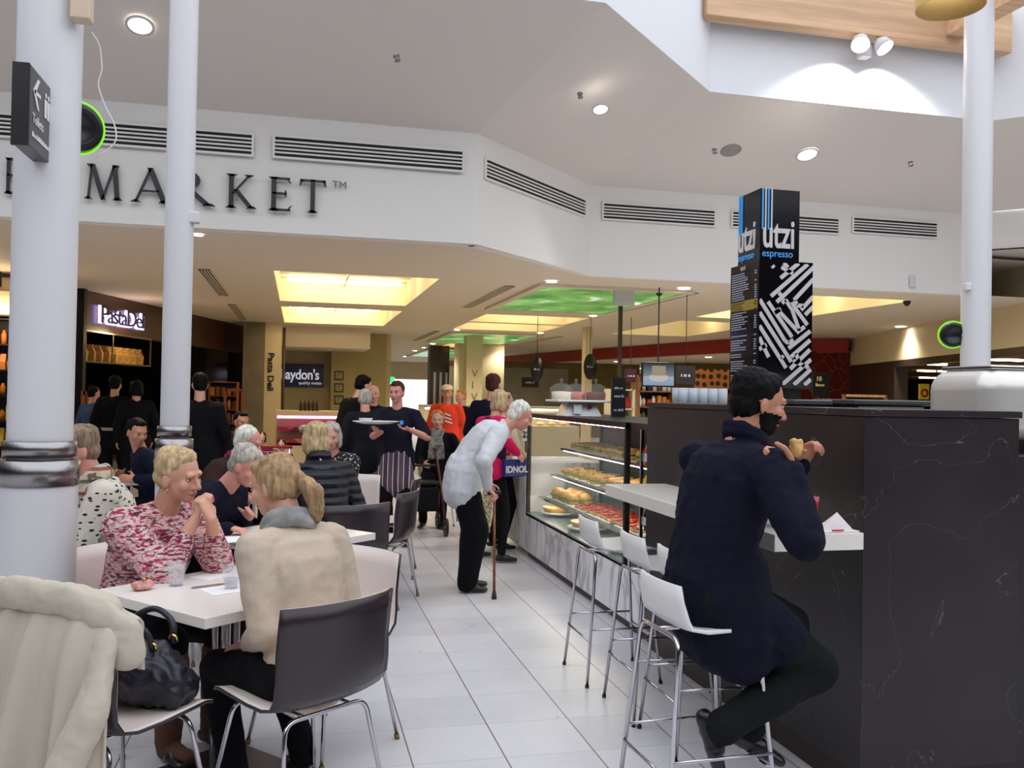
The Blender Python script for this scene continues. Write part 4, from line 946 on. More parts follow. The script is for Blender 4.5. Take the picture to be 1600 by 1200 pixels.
# ------------------------------------------------------------------ people
def skinmat(name, rgb): 
    m = mat(name, rgb, .5, bump=.06, bscale=90); b = m.node_tree.nodes['Principled BSDF']; b.inputs['Subsurface Weight'].default_value = .08; b.inputs['Subsurface Radius'].default_value = (.012, .005, .003); return m
SK = {'fair': skinmat('skin_fair', (206, 152, 128)), 'tan': skinmat('skin_tan', (186, 128, 98)), 'pink': skinmat('skin_pink', (212, 148, 132))}
LIP = mat('lip_tone', (168, 84, 78), .45)
EYEW = mat('eye_white', (168, 150, 142), .45); IRIS = mat('eye_iris', (50, 38, 30), .15)
def hairmat(name, rgb, v=.35): return mat(name, rgb, .6, spec=.12, bump=.5, bscale=70, var=v, vscale=55, stretch=(1, 1, .18))
HR = {'blonde': hairmat('hair_blonde', (186, 160, 122)), 'dblonde': hairmat('hair_dark_blonde', (160, 130, 96)), 'grey': hairmat('hair_grey', (176, 168, 156)), 'white': hairmat('hair_white', (216, 212, 200)),
      'dark': hairmat('hair_dark', (9, 7, 8)), 'brown': hairmat('hair_brown', (74, 42, 30)), 'ginger': hairmat('hair_ginger', (186, 124, 74)), 'brgrey': hairmat('hair_brown_grey', (134, 112, 94))}
def cloth(name, rgb, **kw): return mat(name, rgb, .9, bump=.25, bscale=180, spec=.15, **kw)
def remesh(mb, voxel, smooth=3, wr=0.0, wsc=10.0, mats=(), name='t', seed=0.0):
    me = mb.mesh('tmp', [])
    bm = bmesh.new(); bm.from_mesh(me); bmesh.ops.recalc_face_normals(bm, faces=bm.faces); bm.to_mesh(me); bm.free()
    o = bpy.data.objects.new('tmp', me); COL.objects.link(o)
    r = o.modifiers.new('r', 'REMESH'); r.mode = 'VOXEL'; r.voxel_size = voxel; r.use_smooth_shade = True
    if smooth: q = o.modifiers.new('s', 'SMOOTH'); q.iterations = smooth; q.factor = .5
    dg = bpy.context.evaluated_depsgraph_get(); out = bpy.data.meshes.new_from_object(o.evaluated_get(dg))
    bpy.data.objects.remove(o); bpy.data.meshes.remove(me)
    if wr:
        nv = len(out.vertices)
        co = [v.co.copy() for v in out.vertices]; no = [v.normal.copy() for v in out.vertices]
        for v, c, n in zip(out.vertices, co, no):
            k = noise.noise(Vector((c.x*wsc+seed, c.y*wsc, c.z*wsc*.55)))+.5*noise.noise(Vector((c.x*wsc*2.3, c.y*wsc*2.3+seed, c.z*wsc*1.6)))
            k = k-.25*abs(noise.noise(Vector((c.x*wsc*1.3+9, c.y*wsc*1.3, c.z*wsc*2.2+seed))))*2
            v.co = c+n*(wr*k)
    out.materials.clear()
    for m in mats: out.materials.append(m)
    out.name = name
    return out
def link(me, name, parent): o = bpy.data.objects.new(name, me); COL.objects.link(o); o.parent = parent; return o
def ik(a, c, l1, l2, pole):
    d = c-a; L = d.length; L = max(min(L, (l1+l2)*.999), abs(l1-l2)+.01); u = d.normalized(); c = a+u*L
    x = (l1*l1-l2*l2+L*L)/(2*L); h = math.sqrt(max(l1*l1-x*x, 0)); p = Vector(pole); p = p-u*p.dot(u); p = p.normalized() if p.length > 1e-5 else u.orthogonal()
    return a+u*x+p*h, c
def hand(m, w, d, n, side, s=1.0, curl=.5, spread=.0, thumb=.3):
    d = Vector(d).normalized(); n = Vector(n); n = (n-d*n.dot(d)).normalized(); lat = d.cross(n)*side   # lat points to the thumb side
    m.cap(w, (.027*s, .02*s), w+d*.03*s, (.034*s, .016*s), lat); m.cap(w+d*.03*s, (.036*s, .016*s), w+d*.078*s, (.038*s, .013*s), lat)
    for k, (off, L) in enumerate(((.029, .070), (.0098, .078), (-.0095, .073), (-.028, .058))):
        p = w+d*(.083-.004*abs(k-1))*s+lat*off*s; a = 0.0
        for j, fr_ in enumerate((.45, .31, .24)):
            a += curl*(.8 if j == 0 else 1.05)+.06*k*curl
            dd = (d*math.cos(a)+n*math.sin(a)+lat*spread*(off*14)).normalized(); q = p+dd*L*fr_*s
            m.cap(p, (.0092-.0006*j)*s, q, (.0086-.0007*j)*s, n=8); p = q
    p = w+d*.022*s+lat*.028*s; dd = (d*.62+lat*.66+n*thumb).normalized(); q = p+dd*.042*s; m.cap(p, .0125*s, q, .0105*s, n=8)
    dd = (d*.85+lat*.25+n*(thumb+.25)).normalized(); m.cap(q, .0105*s, q+dd*.032*s, .0088*s, n=8)
def person(label, loc, hd, s=1.0, sit=None, lean=0, hunch=0, side_lean=0, head=(0, 0, 0), L=None, R=None, poleL=None, poleR=None, handL=None, handR=None, feet=None, kpole=None,
           skin='fair', hair='short', hc='brown', top=None, topm=None, sleeve=1.0, fat=0.0, hem=.10, leg=None, legm=None, shoem=None, vox=.008, neck='round', group=None, wr=.006, shoes=True, wid=1.0, zofs=0.0, fbuild=1.0, headoff=(0, 0, 0), flare=0.0, beard=False):
    """world hand/foot targets; returns (root, frame dict)"""
    h = math.radians(hd); c_, s_ = math.cos(h), math.sin(h)
    root = thing('person', label, 'person', (loc[0], loc[1], 0), -h, group)
    def tl(p):  # world -> local
        v = Vector(p)-Vector((loc[0], loc[1], 0)); return Vector((v.x*c_-v.y*s_, v.x*s_+v.y*c_, v.z))
    P = Vector((0, 0, (sit+.10 if sit else .93*s)+zofs))
    def rot(a): return Matrix.Rotation(-math.radians(a), 3, 'X') @ Matrix.Rotation(math.radians(side_lean), 3, 'Y')
    R1, R2, R3 = rot(lean), rot(lean+hunch*.5), rot(lean+hunch)
    mid = P+R1 @ Vector((0, 0, .20*s)); ch = mid+R2 @ Vector((0, 0, .17*s)); nb = ch+R3 @ Vector((0, 0, .13*s))
    hr = Matrix.Rotation(-math.radians(head[0]), 3, 'Z') @ Matrix.Rotation(-math.radians(head[1]), 3, 'X') @ Matrix.Rotation(math.radians(head[2]), 3, 'Y')
    ntop = nb+(R3 @ Vector((0, .012, .075*s))); hcn = ntop+hr @ Vector((0, .025, .10))*s+Vector(headoff)
    sw = .170*s*wid; SL, SR = nb+R3 @ Vector((-sw, 0, -.062*s)), nb+R3 @ Vector((sw, 0, -.062*s))
    arms = {}
    for sd, sh_, tgt, pole in ((-1, SL, L, poleL), (1, SR, R, poleR)):
        t = tl(tgt) if tgt is not None else sh_+Vector((sd*.06, .06, -.50*s))
        pl_ = tl(Vector(pole)+Vector((loc[0], loc[1], 0))) if pole is not None else Vector((sd*.5, -.6, -.5))
        e, w = ik(sh_, t, .285*s, .255*s, pl_); arms[sd] = (sh_, e, w)
    legs = {}
    for sd in (-1, 1):
        hip = P+Vector((sd*.088*s, 0, -.02))
        if feet and feet.get(sd) is not None: a = tl(feet[sd])
        elif sit: a = Vector((sd*.11, .40*s, .085))
        else: a = Vector((sd*.10, 0.0, .085))
        kp = tl(Vector(kpole[sd])+Vector((loc[0], loc[1], 0))) if kpole and kpole.get(sd) is not None else Vector((sd*.08, 1, .35 if sit else 0))
        k, a = ik(hip, a, .43*s, .415*s, kp); legs[sd] = (hip, k, a)
    X = Vector((1, 0, 0)); lat = R2 @ X
    sf = s*(1+fat)
    # body
    b = MB()
    b.cap(P+Vector((0, 0, -.02)), (.125*sf, .095*sf), mid, (.115*sf, .088*sf), lat, 16); b.cap(mid, (.118*sf, .09*sf), ch, (.135*sf, .098*sf), lat, 16); b.cap(ch, (.13*sf, .09*sf), nb-R3 @ Vector((0, 0, .05)), (.09*s, .06*s), lat, 16)
    b.cap(SL, .045*s, SR, .045*s); b.cap(nb-R3 @ Vector((0, 0, .05)), .062*s, hcn+hr @ Vector((0, -.02, -.045))*s, .052*s)
    def he(c, r, rt=None): b.ell(hcn+hr @ Vector(c)*s, tuple(v*s for v in r), 20, 14, rot=hr if rt is None else hr @ rt)
    he((0, -.008, .030), (.074, .092, .084)); he((0, .016, -.030), (.060, .070, .074)); he((0, .050, -.082), (.030, .030, .026)); he((0, .02, -.06), (.05, .055, .045))
    for q in (-1, 1):
        he((q*.036, .058, -.024), (.026, .024, .028)); he((q*.074, -.008, -.012), (.009, .018, .030), Matrix.Rotation(q*.35, 3, 'Z')); he((q*.012, .092, -.036), (.009, .010, .008))
    b.cap(hcn+hr @ Vector((-.034, .078, .022))*s, .013*s, hcn+hr @ Vector((.034, .078, .022))*s, .013*s)
    b.cap(hcn+hr @ Vector((0, .084, .008))*s, .0085*s, hcn+hr @ Vector((0, .106, -.032))*s, .0115*s)
    he((0, .080, -.0585), (.025, .012, .0055)); he((0, .078, -.0685), (.021, .012, .006))
    for sd in (-1, 1):
        S_, E_, W_ = arms[sd]
        b.cap(S_, .050*sf, E_, .039*s); b.cap(E_, .040*s, E_*.45+W_*.55, .034*s); b.cap(E_*.45+W_*.55, .034*s, W_, (.027*s, .022*s))
        hs_ = {-1: handL, 1: handR}[sd] or {}
        dflt = (W_-E_).normalized(); d = hs_.get('d'); n = hs_.get('n')
        rotw = lambda v: Vector((v[0]*c_-v[1]*s_, v[0]*s_+v[1]*c_, v[2]))
        d = rotw(d) if d is not None else dflt; n = rotw(n) if n is not None else Vector((-sd, 0, -.2))
        if abs(d.normalized().dot(n.normalized())) > .97: n = Vector((0, 1, .1))
        hand(b, W_, d, n, sd if hs_.get('flip') is None else -sd, s, hs_.get('curl', .35), thumb=hs_.get('thumb', .3))
        hp, K_, A_ = legs[sd]
        b.cap(hp, .080*sf, K_, .054*s); b.cap(K_, .054*s, K_*.6+A_*.4, .052*s); b.cap(K_*.6+A_*.4, .052*s, A_, .034*s)
    me = remesh(b, vox, 2, mats=(SK[skin], LIP, HR[hc]), name='body')
    lc = hcn+hr @ Vector((0, .092, -.0635))*s; hi = hr.inverted()
    for p in me.polygons:
        q = hi @ (p.center-lc)
        if abs(q.x) < .024*s and abs(q.z) < .0105*s*(1-abs(q.x)/(.03*s)) and q.y > -.02*s: p.material_index = 1
        if beard:
            w_ = hi @ (p.center-hcn)/s
            if -.012 < w_.y < .118 and (p.center-hcn).length < .15*s and -.135 < w_.z < -.028-.25*max(0, w_.y-.05)-(.012 if abs(w_.x) < .045 else 0) and abs(w_.x) < .09 and p.material_index == 0 and w_.y > -w_.z*.35-.03: p.material_index = 2
    link(me, 'body', root)
    for q in (-1, 1):
        ec = hcn+hr @ Vector((q*.031, .0715, .002))*s
        MB().ell(ec, (.0135*s, .0125*s, .0070*s), 14, 8, rot=hr).ell(ec+hr @ Vector((0, .0095, 0))*s, (.0060*s, .0042*s, .0060*s), 10, 6, 1, rot=hr).build('eye', (EYEW, IRIS), root)
        if vox < .009: MB().tube([hcn+hr @ Vector((q*(.012+.011*k), .094-.0016*k*k, .022+.004*math.sin(k*.8)))*s for k in range(4)], .0032*s, 6).build('eyebrow', HR[hc], root)
    hv = max(vox, .006)*1.15
    # hair
    H = MB()
    def hl(c, r, rt=None): H.ell(hcn+hr @ Vector(c)*s, tuple(v*s for v in r), 18, 12, rot=hr if rt is None else hr @ rt)
    if hair in ('short', 'full', 'bob', 'tail', 'thin', 'curly'):
        hl((0, -.022, .044), (.083, .090, .082)); hl((0, -.045, -.005), (.074, .062, .07))
        if hair == 'full': hl((0, .026, .088), (.060, .044, .034)); hl((0, -.03, .07), (.076, .082, .062)); hl((.045, .018, .062), (.03, .03, .034)); hl((-.045, .018, .062), (.03, .03, .034))
        if hair == 'short': hl((0, .04, .085), (.05, .04, .026))
        if hair == 'curly':
            r_ = random.Random(4)
            for k in range(34):
                a, z = r_.uniform(.3*PI, 2.7*PI) if False else r_.uniform(0, 2*PI), r_.uniform(-.05, .12)
                if math.sin(a) > .35 and z < .07: continue
                rr = math.sqrt(max(.0, 1-((z-.03)/.1)**2)); hl((.08*rr*math.cos(a), -.015+.085*rr*math.sin(a), z), (.024, .024, .022))
        if hair == 'bob':
            for q in (-1, 1): hl((q*.072, -.012, -.03), (.024, .055, .082)); hl((q*.05, .045, .075), (.035, .035, .03))
            hl((0, -.06, -.045), (.078, .045, .075))
        if hair == 'tail':
            for q in (-1, 1): hl((q*.068, -.03, .0), (.018, .045, .05)); hl((q*.034, .036, .084), (.036, .026, .022))
            hl((0, -.115, .012), (.024, .026, .024))
            H.cap(hcn+hr @ Vector((0, -.12, .01))*s, .022*s, hcn+hr @ Vector((.012, -.155, -.05))*s, .038*s); H.cap(hcn+hr @ Vector((.012, -.155, -.05))*s, .038*s, hcn+hr @ Vector((.02, -.150, -.12))*s, .034*s); H.cap(hcn+hr @ Vector((.02, -.150, -.12))*s, .034*s, hcn+hr @ Vector((.024, -.138, -.165))*s, .014*s)
    elif hair == 'bald': hl((0, -.06, -.01), (.070, .042, .045)); [hl((q*.070, -.025, -.005), (.012, .035, .03)) for q in (-1, 1)]
    if H.v:
        hm = remesh(H, hv, 3, wr=.0055*s, wsc=38, mats=(HR[hc],), name='hair', seed=hd)
        link(hm, 'hair', root)
    # clothes
    if topm:
        T = MB(); g_ = 1+fat; v2 = vox*1.4
        hemP = P+rot(lean*(.25 if sit else 0)) @ Vector((0, 0, -(min(hem, .05) if sit else hem)*s))
        T.cap(hemP, ((.152 if sit else .180)*s*g_+flare, (.117 if sit else .130)*s*g_+flare*.7), P+R1 @ Vector((0, 0, .05)), ((.152 if sit else .168)*s*g_, (.120 if sit else .134)*s*g_), R1 @ X, 18)
        T.cap(P, ((.148 if sit else .165)*s*g_, .118*s*g_), mid, (.138*s*g_, .108*s*g_), lat, 18); T.cap(mid, (.140*s*g_, .110*s*g_), ch, (.155*s*g_, .116*s*g_), lat, 18); T.cap(ch, (.150*s*g_, .110*s*g_), nb-R3 @ Vector((0, 0, .045*s)), (.105*s, .072*s), lat, 18)
        T.cap(SL, .060*s*g_, nb-R3 @ Vector((0, 0, .03*s)), .066*s); T.cap(SR, .060*s*g_, nb-R3 @ Vector((0, 0, .03*s)), .066*s)
        for sd in (-1, 1):
            S_, E_, W_ = arms[sd]; r0_, r1_ = .066*s*g_, .054*s*g_
            if sleeve > .5:
                T.cap(S_, r0_, E_, r1_); q = (sleeve-.5)*2; T.cap(E_, r1_, E_+(W_-E_)*q*.97, (.040+.010*(1-q))*s)
            else: T.cap(S_, r0_*.92, S_+(E_-S_)*sleeve*2, r0_*.9)
        if neck == 'collar' or neck == 'high':
            T.ell(nb-R3 @ Vector((0, .004, .012*s)), (.082*s, .074*s, .052*s))
            zc_ = .072 if neck == 'high' else .03
            for k in range(14):
                a = 2*PI*k/14; a2 = 2*PI*(k+1)/14
                f1 = lambda a_: nb+R3 @ Vector((.071*math.cos(a_), .008+.071*math.sin(a_), zc_-.02*max(0, math.sin(a_))))*s
                T.cap(f1(a), .016*s, f1(a2), .016*s, n=8)
                if neck == 'high': T.cap(f1(a)-Vector((0, 0, .028*s)), .022*s, f1(a2)-Vector((0, 0, .028*s)), .022*s, n=8)
        me = remesh(T, v2, 3, wr=wr, wsc=11, mats=(topm,), name=top or 'jumper', seed=hd*.1)
        link(me, top or 'jumper', root)
    if legm:
        T = MB(); g_ = 1+fat
        T.cap(P+Vector((0, 0, .0)), (.128*s*g_, .098*s*g_), P-Vector((0, 0, .04)), (.134*s*g_, .102*s*g_), X)
        for sd in (-1, 1):
            hp, K_, A_ = legs[sd]
            T.cap(hp, .095*s*g_, K_, .068*s*fbuild); T.cap(K_, .068*s*fbuild, A_+Vector((0, 0, .0)), (.052 if leg != 'leggings' else .042)*s*fbuild)
        me = remesh(T, vox*1.5, 3, wr=wr*.8, wsc=9, mats=(legm,), name=leg or 'trousers', seed=hd*.2+5)
        link(me, leg or 'trousers', root)
    if shoes:
        sm_ = shoem or SHOE
        for sd in (-1, 1):
            hp, K_, A_ = legs[sd]
            fd = Vector((sd*.18, 1, 0)).normalized(); tilt = 0
            sk = (A_-K_).normalized()
            if feet and feet.get('dir') and feet['dir'].get(sd) is not None:
                v = Vector(feet['dir'][sd]); fd = Vector((v.x*c_-v.y*s_, v.x*s_+v.y*c_, v.z)).normalized()
            upv = Vector((0, 0, 1)); upv = (upv-fd*upv.dot(fd)).normalized(); sidev = fd.cross(upv)
            base = A_-upv*.045*s if True else A_
            m = MB(); m.cap(base-fd*.045*s, (.030*s, .03*s), base+fd*.06*s, (.037*s, .034*s), sidev); m.cap(base+fd*.05*s-upv*.006*s, (.038*s, .03*s), base+fd*.145*s-upv*.014*s, (.034*s, .020*s), sidev); m.cap(A_+upv*.01, .036*s, base, .034*s)
            me = remesh(m, max(vox, .006), 2, mats=(sm_,), name='shoe'); sh_o = link(me, 'shoe', root)
    return root, dict(hc=hcn, hr=hr, P=P, nb=nb, R3=R3, R1=R1, arms=arms, legs=legs, s=s, mid=mid, ch=ch)
SHOE = mat('black_leather', (18, 16, 18), .3)
BLK = cloth('black_cloth', (13, 12, 16)); NVY = cloth('navy_cloth', (18, 20, 38)); BLK2 = cloth('charcoal_cloth', (24, 23, 27))

# materials with pattern
def pat(name): 
    p = NT(name, .85, bump=.25, bscale=160); tc = p.n('ShaderNodeTexCoord'); return p, tc
p, tc = pat('pink_print_knit')
mp = p.n('ShaderNodeMapping'); mp.inputs['Scale'].default_value = (9, 9, 28); p.l(tc.outputs['Object'], mp.inputs[0])
n = p.n('ShaderNodeTexNoise', Scale=3.2, Detail=3.0); p.l(mp.outputs[0], n.inputs['Vector'])
c = p.ramp(n.outputs[0], [(.36, (126, 34, 58)), (.43, (186, 70, 94)), (.48, (206, 150, 152)), (.54, (216, 200, 192)), (.66, (204, 128, 136))])
mp2 = p.n('ShaderNodeMapping'); mp2.inputs['Scale'].default_value = (14, 14, 34); p.l(tc.outputs['Object'], mp2.inputs[0])
wv = p.n('ShaderNodeTexNoise', Scale=1.6, Detail=1.0, Distortion=.4); p.l(mp2.outputs[0], wv.inputs['Vector'])
dash = p.math('LESS_THAN', p.math('ABSOLUTE', p.math('SUBTRACT', wv.outputs[0], .54)), .03)
p.l(p.mix(p.math('MULTIPLY', dash, .85), c, (40, 26, 40)), p.b.inputs['Base Color']); PINKP = p.m
p, tc = pat('cream_black_knit')
mp = p.n('ShaderNodeMapping'); mp.inputs['Scale'].default_value = (13, 13, 26); p.l(tc.outputs['Object'], mp.inputs[0])
n = p.n('ShaderNodeTexVoronoi', Scale=1.9); p.l(mp.outputs[0], n.inputs['Vector'])
n2 = p.n('ShaderNodeTexNoise', Scale=7.0, Detail=2.0); p.l(tc.outputs['Object'], n2.inputs['Vector'])
f_ = p.math('MULTIPLY', p.math('LESS_THAN', n.outputs['Distance'], .34), p.math('GREATER_THAN', n2.outputs[0], .42))
p.l(p.mix(f_, (206, 198, 182), (28, 26, 34)), p.b.inputs['Base Color']); KNIT = p.m
def stripes(p, tc, axis, freq, w, vec=None):
    sp = p.n('ShaderNodeSeparateXYZ'); p.l(vec or tc.outputs['Object'], sp.inputs[0])
    return p.math('LESS_THAN', p.math('FRACT', p.math('MULTIPLY', sp.outputs[axis], freq)), w)
p, tc = pat('tartan_scarf_cloth')
s1 = stripes(p, tc, 'X', 16, .3); s2 = stripes(p, tc, 'Z', 16, .3); s3 = stripes(p, tc, 'Z', 8, .06); s4 = stripes(p, tc, 'X', 8, .06)
c = p.mix(p.math('MULTIPLY', s1, .75), (196, 180, 156), (26, 24, 30)); c = p.mix(p.math('MULTIPLY', s2, .75), c, (26, 24, 30)); c = p.mix(s3, c, (190, 60, 50)); c = p.mix(s4, c, (190, 60, 50))
p.l(c, p.b.inputs['Base Color']); TART = p.m
p, tc = pat('striped_apron_cloth')
s1 = stripes(p, tc, 'X', 19, .14); s2 = stripes(p, tc, 'X', 9.5, .5)
p.l(p.mix(s1, p.mix(s2, (70, 48, 62), (92, 70, 84)), (214, 206, 210)), p.b.inputs['Base Color']); APR = p.m
p, tc = pat('black_white_print')
n = p.n('ShaderNodeTexVoronoi', Scale=45.0); p.l(tc.outputs['Object'], n.inputs['Vector'])
p.l(p.mix(p.math('LESS_THAN', n.outputs['Distance'], .33), (22, 20, 26), (190, 184, 176)), p.b.inputs['Base Color']); BWP = p.m
p, tc = pat('leopard_print')
n = p.n('ShaderNodeTexVoronoi', Scale=70.0); p.l(tc.outputs['Object'], n.inputs['Vector'])
p.l(p.mix(p.math('LESS_THAN', n.outputs['Distance'], .42), (176, 166, 130), (30, 26, 26)), p.b.inputs['Base Color']); LEO = p.m
# ------------------------------------------------------------------ seats and tables
DKSH = mat('dark_brown_shell', (44, 34, 38), .28); PALE = mat('pale_shell', (228, 214, 206), .4)
def make_chair():
    t = thing('dining_chair', '', 'chair')
    prof = [(.225, .448), (.19, .457), (.10, .452), (0, .446), (-.10, .447), (-.17, .462), (-.215, .505), (-.235, .58), (-.248, .67), (-.258, .76), (-.268, .83)]
    n = 15; vs = []; vi = []
    for k, (y, z) in enumerate(prof):
        hw = .215+.03*min(1, k/6)
        r, r2 = [], []
        for i in range(n):
            u = -1+2*i/(n-1); cy = (.055*(abs(u)**2.2))*(min(1, max(0, (k-4)/4))); cz = .02*(abs(u)**2.5)*(1 if k < 7 else 0)
            r.append(Vector((u*hw, y+cy, z+cz))); 
            nrm = Vector((0, 0, 1)) if k < 5 else (Vector((0, .6, .7)) if k < 7 else Vector((0, 1, .1)))
            r2.append(Vector((u*hw*.985, y+cy, z+cz))+nrm*.0065)
        vs.append(r); vi.append(r2)
    a = MB().rings(vs, closed=False, caps=False).build('seat_shell', DKSH, t); so = a.modifiers.new('s', 'SOLIDIFY'); so.thickness = .010; so.offset = 0
    a = MB().rings(vi, closed=False, caps=False).build('inner_shell', PALE, t); so = a.modifiers.new('s', 'SOLIDIFY'); so.thickness = .003; so.offset = 0
    for sy in (1, -1):
        leg = MB().tube([(-.235, sy*.225, .012), (-.175, sy*.155, .425), (.175, sy*.155, .425), (.235, sy*.225, .012)], .0085, 10, fillet=.05).build('leg_frame', M['chrome'], t)
        for sx in (-1, 1): MB().cyl((sx*.2355, sy*.2255, 0), (sx*.233, sy*.2225, .022), .012, n=10).build('foot_cap', mat('foot_rubber', (130, 104, 70), .6) if 'foot_rubber' not in MATS else MATS['foot_rubber'], leg)
    MB().cyl((-.10, -.155, .428), (-.10, .155, .428), .008, n=8).build('seat_rail', M['chrome'], t)
    MB().cyl((.10, -.155, .428), (.10, .155, .428), .008, n=8).build('seat_rail', M['chrome'], t)
    return t
chair0 = make_chair(); _used = []
def chair(x, y, hd, label, group=None):
    if not _used: _used.append(1); o = chair0; o.location = (x, y, 0); o.rotation_euler = (0, 0, -math.radians(hd)); o['label'] = label
    else: o = dup(chair0, (x, y, 0), -math.radians(hd), label)
    o['group'] = 'two-tone shell chairs around the tables'
    return o
def make_table(x, y, deg, label, w=.36):
    t = thing('cafe_table', label, 'table', (x, y, 0), math.radians(deg), 'white square cafe tables')
    bevel(MB().box((-w, -w, .712), (w, w, .75)).build('tabletop', mat('table_white', (226, 218, 210), .3) if 'table_white' not in MATS else MATS['table_white'], t), .002)
    for dx in (-.03, .03):
        for dy in (-.03, .03): MB().cyl((dx, dy, .02), (dx, dy, .712), .0125, n=12).build('pedestal_tube', M['chrome'], t)
    bevel(MB().box((-.22, -.22, 0), (.22, .22, .016)).build('base_plate', M['steel'], t), .003)
    return t
TA = math.degrees(math.atan2(.54, -.47))  # edge direction
make_table(-.265, 3.815, 41, 'white square cafe table with two glasses, in the left foreground')
make_table(-.06, 5.22, 41, 'white cafe table behind the beige-sweater woman, with a menu on it')
make_table(-.05, 7.15, 35, 'white cafe table with a plate of food in front of the brown-jacket man')
make_table(-1.62, 8.62, 20, 'white cafe table holding the dark coffee cup')
make_table(-1.72, 5.10, 14, 'white cafe table mostly behind the thick left pillar')
chair(.03, 3.37, -36, 'dark-backed shell chair under the woman in the beige sweater')
chair(-.66, 4.36, 138, 'shell chair with pale inside under the woman in the pink print top')
chair(-.575, 3.26, 42, 'shell chair hidden under the beige coat and navy bag')
chair(.14, 4.08, 229, 'empty shell chair with pale inside facing us, behind the beige-sweater woman')
chair(.30, 6.08, -25, 'dark-backed shell chair under the blonde in the navy puffer jacket')
chair(-.64, 5.62, 116, 'shell chair under the grey-haired person in navy')
chair(-.66, 7.02, 105, 'shell chair under the man in the brown jacket')
chair(.78, 7.75, -80, 'empty dark shell chair in front of the grey trousers')
chair(.62, 6.75, -65, 'empty shell chair at the aisle, side-on, right of the navy puffer jacket')
chair(-.91, 5.12, -108, 'shell chair under the person in the cream and black knit')
chair(-1.12, 8.35, 255, 'shell chair under the dark-haired person by the coffee cup')
chair(.42, 7.85, 200, 'shell chair under the grey-haired person in black and white print')

# ------------------------------------------------------------------ the four main figures
V = Vector
# A: woman with ponytail
BEIGE = cloth('beige_knit', (192, 174, 156)); 
A, fA = person('seated woman with blonde ponytail and beige sweater, back to the camera', (.06, 3.36), -36, 1.0, sit=.455, lean=10, hunch=12, head=(-20, 14, 0), L=(-.16, 3.50, .60), R=(.14, 3.74, .62), fat=.12,
    poleL=(.2, -.5, -.4), poleR=(.3, -.6, -.4), handL=dict(d=(-.5, .6, -.2), n=(0, 0, -1), curl=.3), handR=dict(d=(-.5, .3, 0), n=(0, 0, -1), curl=.3), feet={-1: (-.20, 3.55, .09), 1: (.05, 3.70, .09)},
    hair='tail', hc='dblonde', top='sweater', topm=BEIGE, hem=.13, leg='trousers', legm=BLK, vox=.0055, neck='round', wid=1.02, wr=.007)
def extra(name, root, mb, m, voxel=None, wr=0, wsc=12, smooth=2):
    me = remesh(mb, voxel, smooth, wr=wr, wsc=wsc, mats=(m,), name=name) if voxel else mb.mesh(name, m)
    return link(me, name, root)
def neckscarf(root, f, m, r=.075, th=.026, ends=False, z0=.0, vox=.007):
    b = MB(); s = f['s']
    for lv, (rr, zz) in enumerate(((r, z0), (r*.94, z0+.035))):
        for k in range(16):
            a, a2 = 2*PI*k/16, 2*PI*(k+1)/16
            g2 = lambda a_: f['nb']+f['R3'] @ Vector((rr*math.cos(a_), .012+rr*math.sin(a_), zz+.012*math.sin(a_*2+lv)-.015*math.sin(a_)))*s
            b.cap(g2(a), th*s, g2(a2), th*s, n=8)
    if ends:
        for q in (-1, 1): 
            p0 = f['nb']+f['R3'] @ Vector((q*.03, r+.01, -.01))*s; p1 = f['ch']+f['R3'] @ Vector((q*.05, .135, .0))*s; p2 = f['mid']+f['R3'] @ Vector((q*.06, .135, .0))*s
            b.cap(p0, (.035*s, .018*s), p1, (.05*s, .016*s), (1, 0, 0)); b.cap(p1, (.05*s, .016*s), p2, (.055*s, .015*s), (1, 0, 0))
    return extra('scarf', root, b, m, vox, .005, 24)
scf = mat('grey_green_scarf', (150, 150, 146), .9, bump=.3, bscale=120, var=.35, vscale=9)
neckscarf(A, fA, scf, r=.082, th=.028)
MB().lathe([(.024, -.008), (.028, 0), (.024, .008)], fA['hc']+fA['hr'] @ Vector((0, -.118, .012))*.97, 16, axis=fA['hr'] @ Vector((0, 1, .2))).build('hair_band', HR['dblonde'], A)
# B: woman in the pink print, elbows on table, hands at chin
hw = atY(322, 800, 4.02)
B, fB = person('seated woman with short blonde hair and pink patterned top resting chin on clasped hands', (-.69, 4.36), 138, 1.02, sit=.445, lean=16, hunch=14, head=(-18, 8, 6), L=(hw.x+.02, hw.y+.0, hw.z-.03), R=(hw.x-.045, hw.y+.02, hw.z-.03),
    poleL=(.35, -.1, -1), poleR=(-.5, -.2, -1), handL=dict(d=(-.35, .25, .85), n=(-.6, .4, -.2), curl=.9), handR=dict(d=(.15, .25, .85), n=(.6, .2, -.2), curl=.8),
    hair='full', hc='blonde', top='blouse', topm=PINKP, sleeve=.82, fat=.30, hem=.14, leg='trousers', legm=BLK, vox=.0055, wid=1.05)
for q in (-1, 1): MB().lathe([(.009, -.002), (.012, 0), (.009, .002)], fB['hc']+fB['hr'] @ Vector((q*.078, -.0, -.052))*.98, 12, axis=(q, .2, 0)).build('earring', mat('gold', (210, 170, 90), .2, metal=1.0) if 'gold' not in MATS else MATS['gold'], B)
BT = mat('brown_suede_boot', (92, 58, 44), .85, bump=.2, bscale=90)
for sd in (-1, 1):
    hp, K_, A_ = fB['legs'][sd]; m = MB(); m.cap(K_*.8+A_*.2, .074, K_*.4+A_*.6, .066, n=16); m.cap(K_*.4+A_*.6, .066, A_, .054); m.cap(A_-V((0, 0, .035)), .046, A_+V((0, .13, -.045)), .038)
    extra('boot', B, m, BT, .008, .004, 14)
